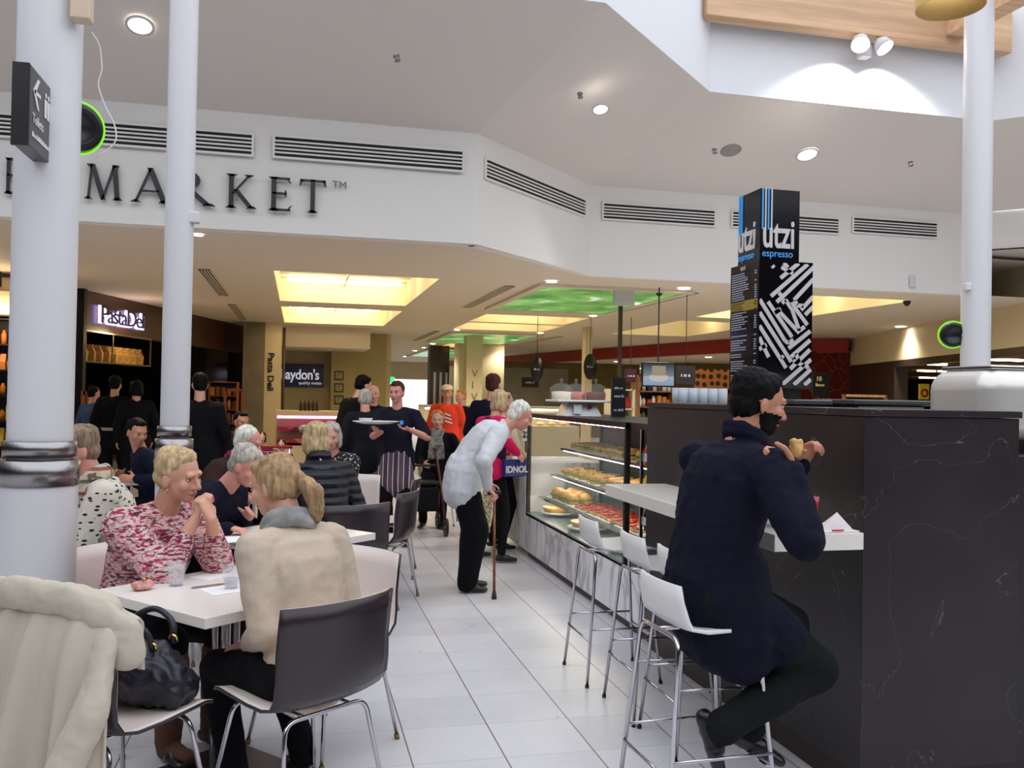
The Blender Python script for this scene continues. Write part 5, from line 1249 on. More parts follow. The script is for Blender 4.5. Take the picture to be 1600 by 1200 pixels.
# C: man on the stool
NAVYC = cloth('navy_wool_coat', (17, 18, 34)); DKGR = cloth('dark_green_grey_trousers', (20, 23, 22))
el = V((1.84, 3.20, 1.08))
cw = atY(1234, 724, 2.80); fw = atY(1252, 722, 3.2)
Cc, fC = person('dark-haired man in a long navy coat sitting on a bar stool, eating', (1.49, 3.05), 80, 1.05, sit=.76, lean=7, hunch=14, head=(14, 10, 0), beard=True, R=(cw.x+.015, cw.y, cw.z-.02), L=(fw.x, fw.y, fw.z-.01),
    poleR=(-1.1, .5, -1), poleL=(.3, .3, -1), handR=dict(d=(-.55, .7, .42), n=(-.8, -.3, 0), curl=.95, thumb=.4), handL=dict(d=(.25, -.35, .8), n=(.2, -.8, -.1), curl=.9, thumb=.5),
    feet={-1: (1.66, 3.05, .33), 1: (1.47, 2.90, .40), 'dir': {-1: (.85, -.2, -.4), 1: (.3, -.2, -.9)}}, kpole={1: (1, .1, .3), -1: (1, .25, .3)},
    hair='full', hc='dark', skin='tan', top='coat', topm=NAVYC, hem=.06, leg='trousers', legm=DKGR, vox=.0055, neck='high', wid=1.15, fat=.26, wr=.010, fbuild=1.12)
T = MB(); P_ = fC['P']   # coat skirt falling over thighs and the seat
T.cap(P_+V((0, .03, .08)), (.205, .165), P_+V((0, .06, -.15)), (.25, .175), (1, 0, 0)); 
for q in (-1, 1):
    hp, K_, A_ = fC['legs'][q]; T.cap(hp+V((q*.015, 0, .01)), .115, hp+(K_-hp)*.62, .105)
T.cap(P_+V((.1, .03, -.1)), (.11, .14), P_+V((.12, .08, -.22)), (.10, .14), (1, 0, 0))
extra('coat_skirt', Cc, T, NAVYC, .009, .010, 9)
# food in hand
fh = atY(1243, 697, 3.14)
t = thing('bread_snack', 'piece of bread roll held in the raised hand of the man in navy', 'food', (fh.x+.005, fh.y, fh.z-.01))
m = MB(); m.ell((0, 0, 0), (.03, .022, .036)).ell((-.012, .004, .026), (.018, .016, .016)).ell((.014, 0, .02), (.016, .016, .02)); link(remesh(m, .004, 2, .003, 50, (bread,), 'bread'), 'bread', t)
# D: elderly man with a cane
PALEJ = cloth('pale_grey_jacket', (206, 206, 210)); ch_ = atY(766, 768, 6.72)
Dd, fD = person('elderly white-haired man in a pale grey jacket leaning on a cane', (1.27, 6.95), 98, .99, lean=26, hunch=34, head=(0, 24, 0), R=(ch_.x-.02, ch_.y-.02, ch_.z+.03), L=(1.55, 7.28, .82),
    poleR=(-.5, -.6, -.3), handR=dict(d=(.6, -.2, -.7), n=(-.3, 0, -1), curl=.9), feet={-1: (1.36, 7.13, .085), 1: (1.32, 6.93, .085), 'dir': {-1: (1, -.1, 0), 1: (1, -.15, 0)}},
    hair='thin', hc='white', skin='pink', top='jacket', topm=PALEJ, hem=.12, leg='trousers', legm=BLK, vox=.007, neck='collar', fat=.26, wr=.008, fbuild=1.6, wid=1.1, flare=.0)
cb0 = gz(772, 936, 0)
t = thing('walking_cane', 'brown wooden walking cane with dark rubber tip, in the elderly man\'s hand', 'walking cane', cb0)
top_ = V((ch_.x+.03, ch_.y-.01, ch_.z-.02))-cb0
MB().tube([(0, 0, .04), top_*.98], .011, 10).build('shaft', mat('cane_wood', (116, 64, 34), .35, var=.3, vscale=14), t)
MB().lathe([(0, 0), (.022, 0), (.014, .06), (0, .06)], (0,0,0), 12).build('rubber_tip', mat('tip_rubber', (50, 22, 28), .6), t)
MB().tube([top_+V((-.05, 0, .0)), top_+V((-.01, 0, .02)), top_+V((.05, -.01, .01))], .014, 8).build('handle', M['black'], t)
# E: waiter
wtp = atY(596, 670, 8.85); wtq = atY(640, 668, 8.9)
Ee, fE = person('waiter in dark navy t-shirt and striped apron carrying a large plate', (.99, 9.2), 196, .975, head=(10, 4, 0), R=(wtp.x, wtp.y, wtp.z-.03), L=(wtq.x-.0, wtq.y, wtq.z-.02),
    poleR=(-.5, .1, -1), poleL=(.9, .1, -.8), handR=dict(d=(-.4, -.5, .1), n=(0, 0, 1), curl=.35), handL=dict(d=(-.8, -.3, .1), n=(0, 0, 1), curl=.35), feet={-1: (1.08, 9.2, .085), 1: (.92, 9.22, .085), 'dir': {-1: (.1, -1, 0), 1: (-.45, -.9, 0)}},
    hair='short', hc='brown', skin='pink', top='t_shirt', topm=cloth('navy_tshirt', (26, 26, 40)), sleeve=.42, fat=.14, hem=.12, leg='trousers', legm=BLK, vox=.008, fbuild=1.15, wid=1.08)
T = MB(); T.cap(fE['P']+V((0, .015, .02)), (.172, .14), fE['P']+V((0, .02, -.02)), (.178, .145), (1, 0, 0)); T.cap(fE['P']+V((0, .02, -.04)), (.18, .145), fE['P']+V((0, .03, -.26)), (.20, .155), (1, 0, 0), 20)
extra('apron', Ee, T, APR, .012, .008, 9)
MB().box((-.085, .122, 1.24), (-.05, .135, 1.28)).build('chest_badge', sbl, Ee)
pp = atY(590, 662, 8.8)
t = thing('serving_plate', 'large oval white serving platter held out by the waiter', 'plate', (pp.x-.02, pp.y-.05, pp.z-.0), .1)
m = MB(); m.lathe([(0, 0), (.12, 0), (.2, .022), (.205, .026), (.2, .028), (.12, .008), (0, .008)], (0,0,0), 36); m.v = [(x*1.12, y*.75, z) for x, y, z in m.v]; m.build('platter', pl, t)
t = thing('bowl', 'white bowl sitting on the left end of the waiter\'s platter', 'bowl', (pp.x-.12, pp.y-.06, pp.z+.009))
MB().lathe([(0, 0), (.04, 0), (.07, .045), (.066, .045), (.038, .006), (0, .006)], (0,0,0), 24).build('bowl_body', pl, t)

# ------------------------------------------------------------------ coat on the chair, bag, things on the tables
t = thing('coat', 'pale beige coat draped over the shell chair at the lower left', 'coat', (-.70, 3.12, 0), -math.radians(42))
CT = mat('beige_coat_cloth', (186, 176, 160), .85, bump=.12, bscale=60, spec=.2)
def drape(front, n=64, m_=40):
    vs = []
    for j in range(m_):
        v = j/(m_-1); ring = []
        for i in range(n):
            u = -1+2*i/(n-1)
            drop = v*(.84 if front else .20)
            flare_ = .30+(.10*v if front else .02*v)
            x = u*flare_
            fold = (.030*math.sin(u*11+1.0)+.018*math.sin(u*23+v*2.0)+.012*math.sin(u*5+v*4))*min(1, v*1.6+.15)
            if front: y = -.055-.10*v-.035*math.sin(min(1, v*5)*PI/2)-fold-.03*(1-u*u)
            else: y = .02+.025*math.sin(min(1, v*5)*PI/2)+fold*.6
            z = .885-.035*(1-v)*(u*u)-drop+.012*math.sin(u*7+2)*(v)
            if v < .08: z += .018*math.sin(v/.08*PI/2)-.018
            ring.append(Vector((x, y, max(z, .03))))
        vs.append(ring)
    return vs
fr_ = drape(True); bk_ = drape(False)
o = MB().rings(list(reversed(bk_))+fr_, closed=False, caps=False).build('coat_body', CT, t)
so = o.modifiers.new('s', 'SOLIDIFY'); so.thickness = .012; so.offset = 1; o.modifiers.new('m', 'SMOOTH').iterations = 2
m = MB()      # rolled hood and collar along the top
pts = [(-.30, -.06, .865), (-.22, -.085, .885), (-.12, -.10, .90), (0, -.10, .905), (.12, -.085, .90), (.22, -.06, .875), (.30, -.03, .82), (.315, -.02, .74)]
for a, b in zip(pts, pts[1:]): m.cap(a, (.055, .038), b, (.052, .036), (0, 0, 1), 12)
for a, b in zip(pts[1:5], pts[2:6]): m.cap(V(a)+V((0, .05, .005)), .035, V(b)+V((0, .05, .005)), .035)
link(remesh(m, .008, 3, .007, 14, (CT,), 'hood'), 'hood', t)
m = MB()      # sleeve hanging over the right
pts = [(.27, -.06, .80), (.30, -.13, .62), (.27, -.20, .45), (.20, -.235, .28), (.13, -.25, .10)]
rr = [.055, .068, .07, .066, .06]
for k in range(4): m.cap(pts[k], (rr[k], rr[k]*.7), pts[k+1], (rr[k+1], rr[k+1]*.7), (1, -.4, 0), 14)
link(remesh(m, .008, 3, .010, 11, (CT,), 'sleeve'), 'sleeve', t)
m = MB()
pts = [(-.27, -.06, .80), (-.33, -.10, .6), (-.36, -.15, .38), (-.35, -.19, .14)]
for k in range(3): m.cap(pts[k], (rr[k], rr[k]*.7), pts[k+1], (rr[k+1], rr[k+1]*.7), (1, .3, 0), 14)
link(remesh(m, .008, 3, .010, 11, (CT,), 'sleeve', 3.0), 'sleeve', t)
bagm = mat('navy_leather', (16, 16, 30), .42, bump=.3, bscale=30)
t = thing('handbag', 'large dark navy handbag with gold fittings lying on the coat-covered chair', 'handbag', (-.52, 3.33, .465), -math.radians(30))
m = MB(); m.ell((0, 0, .10), (.20, .12, .105)); m.cap((-.12, 0, .08), (.1, .08), (.13, 0, .07), (.085, .085), (0, 0, 1)); m.cap((-.10, 0, .17), .05, (.09, .0, .17), .045); m.ell((.13, .02, .06), (.09, .09, .065)); 
link(remesh(m, .008, 3, .02, 14, (bagm,), 'bag_body'), 'bag_body', t)
for q in (-1, 1):
    MB().tube([(-.10, q*.05, .20), (-.09, q*.07, .27), (0, q*.085, .315), (.09, q*.07, .27), (.10, q*.05, .20)], .011, 8, fillet=.06).build('bag_handle', bagm, t)
    for x in (-.10, .10): MB().lathe([(.014, -.004), (.02, 0), (.014, .004)], (x, q*.055, .215), 12, axis=(0, 1, .3)).build('ring_fitting', MATS['gold'], t)
    MB().cyl((-.05, q*.075, .19), (.05, q*.075, .19), .005, n=8).build('zip_bar', MATS['gold'], t)
# on the front table
wg = mat('tumbler_glass', (230, 234, 238), .03, alpha=.17, spec=.8); wat = mat('water', (190, 200, 206), .02, alpha=.4, spec=.6)
def tumbler(x, y, z, label, fill):
    t = thing('drinking_glass', label, 'glass', (x, y, z)); rs = []
    for r, zz in ((.001, .004), (.024, .004), (.030, .055), (.038, .094), (.0405, .094), (.033, .055), (.0275, 0), (.001, 0)):
        rs.append([Vector((r*(1+.05*math.cos(9*2*PI*k/36)*(1 if zz < .07 else 0))*math.cos(2*PI*k/36), r*(1+.05*math.cos(9*2*PI*k/36)*(1 if zz < .07 else 0))*math.sin(2*PI*k/36), zz)) for k in range(36)])
    MB().rings(rs).build('tumbler', wg, t)
    if fill: MB().lathe([(0, .006), (.023, .006), (.0275, fill), (0, fill)], (0,0,0), 24).build('water', wat, t)
    return t
g1 = gz(275, 915, .75); g2 = gz(361, 920, .75)
tumbler(g1.x, g1.y, .75, 'fluted water glass nearly empty, left of the two on the front table', .012); tumbler(g2.x, g2.y, .7525, 'fluted water glass half full, standing on a white napkin', .04)
n1_ = gz(352, 922, .75)
def sheet(x, y, z, rz, w, h_, m, label, name='napkin', cat='napkin'):
    t = MB().box((-w/2, -h_/2, 0), (w/2, h_/2, .0022)).build(name, m); t.location = (x, y, z); t.rotation_euler = (0, 0, rz); return tag(t, label, cat)
sheet(n1_.x, n1_.y, .7502, .5, .16, .15, MATS['napkin_paper'], 'white paper napkin under the half-full water glass')
n2_ = gz(330, 900, .75); sheet(n2_.x, n2_.y, .7502, .9, .15, .11, MATS['napkin_paper'], 'folded white paper napkin behind the two water glasses')
c0 = gz(333, 913, .757)
t = thing('knife', 'small steel knife lying across the napkin beside the half-full glass', 'cutlery', (c0.x, c0.y, .7535), .5); MB().box((-.09, -.006, 0), (.02, .006, .0025)).build('handle', M['chrome'], t); MB().prism([(.02, -.008), (.09, -.002), (.095, .004), (.02, .008)], 0, .002).build('blade', M['chrome'], t)
p0_ = gz(224, 922, .75)
t = thing('coin_purse', 'small crumpled pink purse near the left corner of the front table', 'purse', (p0_.x, p0_.y, .75), .4)
m = MB(); m.ell((0, 0, .017), (.045, .03, .018)); m.ell((.02, .0, .024), (.02, .02, .018)); m.cap((-.03, 0, .022), .014, (.03, .01, .03), .01)
link(remesh(m, .004, 2, .008, 45, (mat('pink_leather', (204, 140, 132), .45, var=.3, vscale=30),), 'purse_body'), 'purse_body', t); MB().ell((.0, -.005, .045), (.008, .008, .006), 10, 6).build('clasp', MATS['gold'], t)
# on the other tables
mb1 = gz(372, 842, .75); sheet(mb1.x+.03, mb1.y, .7502, .4, .26, .19, MATS['napkin_paper'], 'open white menu card on the second table by the hand', 'menu_card', 'menu')
mb2 = gz(380, 848, .75); sheet(mb2.x, mb2.y-.05, .753, .9, .12, .02, M['black'], 'thin dark pen-like strip lying across the menu card', 'pen', 'pen')
q_ = gz(392, 777, .75)
t = thing('plate', 'white plate of orange food before the man in the brown jacket', 'plate', (q_.x+.03, q_.y, .751)); MB().lathe([(0, 0), (.08, 0), (.125, .016), (.12, .018), (.08, .005), (0, .005)], (0,0,0), 30).build('plate_body', pl, t)
t = thing('meal', 'orange and pale food heaped on the white plate', 'food', (q_.x+.03, q_.y, .757)); m = MB(); r_ = random.Random(9)
for k in range(14): m.ell((r_.uniform(-.06, .06), r_.uniform(-.06, .06), .01), (.022, .018, .012), 8, 6)
link(remesh(m, .005, 1, 0, 1, (mat('orange_food', (220, 130, 60), .5, var=.5, vscale=40),), 'meal_body'), 'meal_body', t)
k_ = gz(219, 741, .75)
t = thing('coffee_cup', 'black coffee cup on a saucer on the table behind the left pillar', 'cup', (k_.x, k_.y, .751)); MB().lathe([(0, .012), (.03, .012), (.046, .065), (.042, .065), (.028, .018), (0, .018)], (0,0,0), 20).build('cup_body', M['black'], t); MB().lathe([(0, 0), (.05, 0), (.075, .012), (0, .008)], (0,0,0), 24).build('saucer', pl, t)
MB().tube([(.042, 0, .055), (.065, 0, .05), (.062, 0, .03), (.038, 0, .028)], .005, 6).build('handle', M['black'], t)

# ------------------------------------------------------------------ the other people
JBR = cloth('brown_jacket', (54, 34, 30)); PURP = cloth('magenta_cloth', (120, 30, 76)); HOTP = cloth('hot_pink_cloth', (214, 32, 92)); RED = cloth('red_orange_cloth', (208, 62, 40)); GREYT = cloth('grey_tracksuit', (128, 130, 138)); CREAMC = cloth('cream_cloth', (206, 190, 160)); PUR = cloth('dark_purple_cloth', (46, 30, 62))
def at_head(px, py, Y, up=0): return atY(px, py, Y)
# P3: cream and black knit with tartan scarf
q3_, f3 = person('seated person in cream and black knit with tartan scarf, behind the thick pillar', (-.91, 5.12), -108, 1.04, sit=.46, lean=8, hunch=14, head=(-8, 10, 0), L=(-1.30, 4.93, .76), R=(-1.28, 5.17, .76),
    poleL=(.3, -.5, -1), poleR=(.3, .4, -1), hair='full', hc='brgrey', skin='pink', top='jumper', topm=KNIT, fat=.22, leg='trousers', legm=BLK, vox=.008, wid=1.05)
neckscarf(q3_, f3, TART, r=.085, th=.03, ends=True, vox=.009)
# P4: grey hair, navy jumper
h4 = gz(376, 828, .78)
q4, f4 = person('seated grey-haired person in a navy jumper bending over the menu table', (-.62, 5.60), 116, 1.0, sit=.455, lean=20, hunch=22, head=(0, 26, 0), R=(h4.x-.06, h4.y+.02, .79), L=(-.28, 5.5, .80),
    poleR=(-.3, -.5, -.6), poleL=(-.2, .6, -.6), handR=dict(d=(.8, -.3, -.15), n=(0, 0, -1), curl=.7), hair='full', hc='grey', skin='pink', top='jumper', topm=cloth('navy_jumper', (20, 20, 36)), fat=.25, leg='trousers', legm=BLK, vox=.008)
# P5: brown jacket
h5 = gz(375, 772, .80)
q5, f5 = person('seated man in a brown jacket with magenta collar, eating from a plate', (-.66, 7.02), 104, 1.02, sit=.46, lean=16, hunch=18, head=(0, 18, 0), R=(h5.x-.03, h5.y-.02, .82), L=(-.18, 7.15, 1.0), poleR=(-.3, -.5, -.6), poleL=(-.1, .5, -1),
    handR=dict(d=(.7, 0, -.2), n=(0, 0, -1), curl=.6), hair='thin', hc='white', skin='pink', top='jacket', topm=JBR, fat=.2, leg='trousers', legm=BLK, vox=.009, neck='collar')
neckscarf(q5, f5, PURP, r=.07, th=.024, ends=False, vox=.009)
# P6: blonde in puffer
p, tc = pat('navy_puffer_cloth'); sp_ = p.n('ShaderNodeSeparateXYZ'); p.l(tc.outputs['Object'], sp_.inputs[0])
bb = p.n('ShaderNodeBump'); bb.inputs['Strength'].default_value = 1; bb.inputs['Distance'].default_value = .03
p.l(p.math('ABSOLUTE', p.math('SINE', p.math('MULTIPLY', sp_.outputs['Z'], 52))), bb.inputs['Height']); p.l(bb.outputs[0], p.b.inputs['Normal']); p.b.inputs['Base Color'].default_value = (*lin((17, 18, 30)), 1); p.b.inputs['Roughness'].default_value = .55; PUF = p.m
q6, f6 = person('seated blonde woman in a navy puffer jacket, back to the camera', (.20, 6.22), -28, 1.02, sit=.46, lean=6, hunch=12, head=(-6, 8, 0), L=(-.02, 6.5, .78), R=(.22, 6.6, .78), poleL=(-.4, -.4, -.8), poleR=(.6, 0, -.8), hair='bob', hc='blonde', top='puffer_jacket', topm=PUF, fat=.22, leg='trousers', legm=BLK, vox=.009, neck='high', wid=1.06, wr=.012)
q7, f7 = person('seated grey-haired person in black and white patterned top beside the puffer-jacket woman', (.34, 7.75), 205, .98, sit=.46, lean=8, hunch=14, head=(-20, 10, 0), hair='bob', hc='grey', L=(.2, 7.4, .78), R=(.0, 7.5, .78), top='top', topm=BWP, fat=.15, leg='trousers', legm=BLK, vox=.010)
q9, f9 = person('seated dark-haired person in navy behind the cream knit figure, by a coffee cup', (-1.16, 8.3), 250, 1.0, sit=.46, lean=14, hunch=14, head=(-110, 12, 0), L=(-1.3, 8.0, .8), R=(-1.45, 8.3, .8), hair='short', hc='dark', skin='tan', top='jumper', topm=NVY, fat=.12, leg='trousers', legm=BLK, vox=.010)
chair(atY(370, 680, 10.2).x, 10.2, 150, 'shell chair under the dark-haired person behind the brown-jacket man')
pk_ = atY(370, 680, 10.2); q, f = person('dark-haired seated person behind the brown-jacket man', (pk_.x, 10.2), 150, .98, sit=.46, lean=6, head=(0, 5, 0), hair='short', hc='dark', skin='tan', top='jumper', topm=BLK2, leg='trousers', legm=BLK, vox=.012)
pk_ = atY(408, 690, 11.2); q, f = person('small child with brown bob hair peering over the trolley', (pk_.x, 11.2), 170, .62, hair='bob', hc='brown', skin='fair', top='jumper', topm=PURP, leg='trousers', legm=BLK, vox=.010)
pk_ = atY(440, 705, 10.6); q, f = person('second small brown-haired child behind the trolley handle', (pk_.x, 10.9), 190, .58, hair='bob', hc='brown', skin='fair', top='jumper', topm=BLK2, leg='trousers', legm=BLK, vox=.012)
# standing group
pk_ = atY(556, 640, 10.6)
q, f = person('tall man in black leaning over, back half turned, left of the doorway light', (pk_.x-.08, 10.6), 62, 1.04, lean=6, hunch=14, head=(0, 12, 0), hair='short', hc='dark', top='jacket', topm=BLK, fat=.2, leg='trousers', legm=BLK, vox=.010)
pk_ = atY(568, 640, 9.9)
q, f = person('grey-haired person in black top and grey track trousers, back to the camera', (pk_.x+.03, 9.9), -8, .93, lean=2, hunch=8, head=(10, 5, 0), hair='thin', hc='grey', top='jacket', topm=BLK2, fat=.28, leg='trousers', legm=GREYT, vox=.010, fbuild=1.25, hem=.06)
pk_ = atY(582, 625, 11.2)
q, f = person('bald man in a dark jacket facing the camera beside the grey-haired one', (pk_.x+.02, 11.3), 185, .96, hair='bald', hc='grey', skin='pink', top='jacket', topm=BLK2, fat=.2, leg='trousers', legm=BLK, vox=.010, neck='collar')
# rollator lady, red man, small one
pk_ = atY(684, 675, 10.7)
chair(pk_.x, 10.7, 195, 'shell chair under the curly-haired woman in the black coat')
q, f = person('seated woman with short ginger-blonde curls, black coat and scarf, by the walker', (pk_.x, 10.7), 195, .96, sit=.50, lean=2, head=(-5, 2, 0), hair='curly', hc='ginger', top='coat', topm=BLK, fat=.22, leg='trousers', legm=BLK, vox=.010, L=(pk_.x+.2, 10.4, .72), R=(pk_.x-.2, 10.4, .74))
neckscarf(q, f, mat('grey_stripe_scarf', (120, 116, 110), .9, var=.5, vscale=30), r=.075, th=.024, ends=True, vox=.011)
pk_ = atY(698, 640, 13)
q, f = person('person in a red-orange top and pale cap near the far tables', (pk_.x, 13), 190, .98, hair='short', hc='brown', skin='tan', top='jumper', topm=RED, fat=.25, leg='trousers', legm=BLK, vox=.012)
m = MB(); m.ell(f['hc']+V((0, -.01, .075)), (.092, .10, .055)); m.ell(f['hc']+V((0, .09, .055)), (.07, .06, .012)); extra('cap', q, m, CREAMC, .012)
m = MB(); 
for k in range(3): m.obox((-.02, .165, 1.16+k*.05), (1, 0, .35), (0, 0, 1), (0, 1, 0), .07-.012*k, .011, .004)
m.build('chest_print', swh, q)
pk_ = atY(722, 640, 14); q, f = person('ginger-haired person in dark clothes right of the red-orange top', (pk_.x+.0, 14), 240, .95, hair='short', hc='ginger', top='jacket', topm=BLK2, fat=.1, leg='trousers', legm=BLK, vox=.013)
# people at the case
wh = V((1.98, 8.05, 1.02))
q, f = person('blonde woman in hot pink sleeves and dark purple vest waiting at the glass case', (1.76, 8.3), 60, .94, head=(15, 6, 0), hair='bob', hc='blonde', lean=6, hunch=8, R=wh, L=(2.0, 8.5, 1.0), poleR=(.1, -.8, -.9), top='jumper', topm=HOTP, fat=.2, leg='leggings', legm=BLK, vox=.009, hem=.06, feet={1: (1.86, 8.12, .085), -1: (1.68, 8.42, .085), 'dir': {1: (1, -.1, 0), -1: (1, 0, 0)}})
T = MB(); T.cap(f['P']+V((0, 0, -.08)), (.185, .15), f['mid'], (.175, .14), (1, 0, 0)); T.cap(f['mid'], (.175, .14), f['ch'], (.17, .135), (1, 0, 0)); extra('vest', q, T, PUR, .012, .01)
t = thing('paper_bag', 'blue and white folded shopping bag under the arm of the pink-sleeved woman', 'bag', (1.97, 8.12, .80), .3); bevel(MB().box((-.12, -.03, 0), (.12, .03, .16)).build('bag_body', blue, t), .01); text_mesh('lettering', 'IDNOL', .085, swh, t, (-.11, -.034, .04), sx=.9, bold=.003)
t = thing('tote_bag', 'long animal-print tote bag hanging low beside the pink-sleeved woman', 'bag', (1.66, 8.0, .28)); m = MB(); m.cap((0, 0, .04), (.075, .045), (0, 0, .40), (.085, .045), (1, 0, 0)); link(remesh(m, .01, 2, .01, 14, (LEO,), 'bag_body'), 'bag_body', t)
MB().tube([(-.05, 0, .42), (-.04, .05, .62), (.02, .1, .70), (.05, .03, .62), (.06, 0, .42)], .009, 6).build('strap', mat('white_strap', (200, 200, 204), .6), t)
pk_ = atY(766, 625, 9.75)
q, f = person('tall brown-haired person behind the blonde woman at the case', (pk_.x, 9.75), 40, 1.04, hair='full', hc='brown', top='jacket', topm=NVY, fat=.15, leg='trousers', legm=BLK, vox=.010, hunch=8)
pk_ = atY(797, 650, 8.95)
q, f = person('person in a cream jumper at the marble pay counter, mostly hidden', (1.98, 8.85), 75, .93, hair='short', hc='brown', top='jumper', topm=CREAMC, fat=.1, leg='trousers', legm=BLK, vox=.010, R=(2.24, 8.78, .93), hunch=6, poleR=(0, -.6, -.6))
# silhouettes at the pasta shop
for (px, Y, hd, s_, m_, hh, hc_, lb) in ((178, 13.2, 10, 1.0, BLK, 'full', 'dark', 'person in black with a pale belt, back to us, at the pasta shop'), (213, 13.0, -20, .97, BLK, 'bob', 'dark', 'long-haired person in black, back to us, at the pasta shop'), (312, 9.6, -10, 1.0, BLK, 'full', 'dark', 'person in black standing just right of the slim pillar'), (143, 14.2, 40, .92, cloth('blue_cloth', (60, 84, 120)), 'short', 'dark', 'person in a blue top beside the thick pillar at the pasta shop')):
    pk_ = atY(px, 640, Y); q, f = person(lb, (pk_.x, Y), hd, s_, hair=hh, hc=hc_, top='jacket', topm=m_, fat=.15, leg='trousers', legm=BLK, vox=.012)
    if px == 178:
        MB().lathe([(.160, 0), (.166, .0), (.166, .04), (.160, .04)], (0, 0, .98), 24).build('belt', mat('pale_belt', (170, 166, 150), .6), q)

# ------------------------------------------------------------------ shopping trolley and wheeled walker
a_ = atY(397, 698, 8.9); b_ = atY(452, 698, 8.9); w = b_.x-a_.x
t = thing('shopping_trolley', 'chrome wire shopping trolley with a red handle', 'trolley', ((a_.x+b_.x)/2, 8.9, 0)); z0 = a_.z
m = MB().cyl((-w/2-.03, 0, z0), (w/2+.03, 0, z0), .016); m.build('handle_bar', M['red'], t)
m = MB()
for k in range(11):
    x = -w/2+w*k/10; m.cyl((x, .05, z0-.05), (x*.85, .12, z0-.42), .003, n=6); m.cyl((x, .75, z0-.12), (x*.85, .68, z0-.42), .003, n=6)
for k in range(5):
    z = z0-.05-k*.09; m.cyl((-w/2+.01*k, .05+k*.017, z), (w/2-.01*k, .05+k*.017, z), .003, n=6)
    for q_ in (-1, 1): m.cyl((q_*(w/2-.01*k), .05+k*.017, z), (q_*(w/2-.01*k), .75-k*.017, z-.01), .003, n=6)
for k in range(9):
    for q_ in (-1, 1): m.cyl((q_*w/2, .08+k*.08, z0-.05), (q_*w*.43, .12+k*.07, z0-.42), .003, n=6)
m.build('wire_basket', M['chrome'], t)
m = MB()
for q_ in (-1, 1): m.tube([(q_*w/2, 0, z0), (q_*w/2, .08, z0-.4), (q_*w*.45, .1, .16), (q_*w*.42, .7, .14)], .012, 8, fillet=.06); 
m.build('frame', M['chrome'], t)
for q_ in (-1, 1):
    for y in (.1, .7): MB().cyl((q_*w*.43-.015, y, .06), (q_*w*.43+.015, y, .06), .06, n=18).build('wheel', M['black'], t)
wl0, wl1 = gz(676, 812, 0), gz(604, 812, 0)
t = thing('wheeled_walker', 'dark red wheeled walking frame parked beside the seated curly-haired woman', 'walker', ((wl0.x+wl1.x)/2, 10.0, 0)); hw_ = (gz(676, 812, 0).x-gz(604, 812, 0).x)/2*.9
wr_ = mat('walker_red', (96, 26, 32), .4)
for q_ in (-1, 1):
    MB().tube([(q_*hw_*.9, -.28, .14), (q_*hw_*.8, .0, .58), (q_*hw_*.7, .22, .92)], .014, 8).build('frame_tube', wr_, t)
    MB().tube([(q_*hw_*.9, .30, .12), (q_*hw_*.8, .02, .56)], .013, 8).build('frame_tube', wr_, t)
    MB().cyl((q_*hw_*.7, .20, .91), (q_*hw_*.7, .32, .93), .019).build('hand_grip', M['black'], t)
    for y in (-.28, .30):
        wv_ = MB().lathe([(.07, -.014), (.098, -.018), (.10, 0), (.098, .018), (.07, .014), (.07, -.014)], (q_*hw_*.92, y, .10), 24, axis=(1, 0, 0)).build('tyre', M['black'], t)
        m = MB().lathe([(0, -.016), (.02, -.016), (.02, .016), (0, .016)], (q_*hw_*.92, y, .10), 12, axis=(1, 0, 0))
        for k in range(5): a = k*2*PI/5; m.cyl((q_*hw_*.92, y, .10), (q_*hw_*.92, y+.075*math.cos(a), .10+.075*math.sin(a)), .006, n=6)
        m.build('spokes', M['steel'], wv_)
bevel(MB().box((-hw_*.75, -.12, .54), (hw_*.75, .16, .58)).build('seat', M['black'], t), .01)
MB().cyl((-hw_*.7, .18, .74), (hw_*.7, .18, .74), .014).build('back_bar', M['black'], t)
bevel(MB().box((-hw_*.65, -.2, .26), (hw_*.65, .06, .52)).build('basket', BLK2, t), .02)

# ------------------------------------------------------------------ right-hand shops: signs, screens, racks
a = atY(913, 640, 20); b = atY(926, 520, 20)
tag(MB().box((a.x, 20, 0), (b.x, 20.25, 3.2)).build('column', M['cream']), 'slim cream column behind the glass cake domes', 'column')
a = atY(966, 640, 14); b = atY(972, 545, 14)
tag(MB().box((a.x, 14, 0), (b.x, 14.08, 3.2)).build('post', MATS['bronze_post']), 'slim dark brown post between chalkboard and television', 'post')
for (px, py, Y, lb) in ((839, 577, 18, 'black oval hanging sign left of the slim cream column'), (922, 573, 17, 'black oval hanging sign mostly behind the slim cream column')):
    p = atY(px, py, Y); t = thing('hanging_sign', lb, 'sign', p); MB().lathe([(0, -.02), (.13, -.02), (.13, .02), (0, .02)], (0,0,0), 28, axis=(.2, 1, 0)).build('sign_disc', M['black'], t)
    for o in t.children: o.scale = (1, 1, 2.0)
    MB().box((-.005, -.005, .26), (.005, .005, ZI-p.z)).build('rod', M['black'], t)
    faint_line(t, -.07, -.03, -.02, .14, .04, mt, 5)
a = atY(1003, 604, 12.4); b = atY(1055, 567, 12.4); cx = (a.x+b.x)/2
t = thing('television', 'wall television showing a plated dish, hung above the shop shelves', 'television', (cx, 12.4, a.z)); w = (b.x-a.x)/2; h = b.z-a.z
bevel(MB().box((-w, 0, 0), (w, .06, h)).build('casing', M['black'], t), .006)
tv = NT('tv_picture', .3); tc = tv.n('ShaderNodeTexCoord'); sp = tv.n('ShaderNodeSeparateXYZ'); tv.l(tc.outputs['Object'], sp.inputs[0])
zz = tv.math('DIVIDE', sp.outputs['Z'], h); xx = tv.math('DIVIDE', sp.outputs['X'], w)
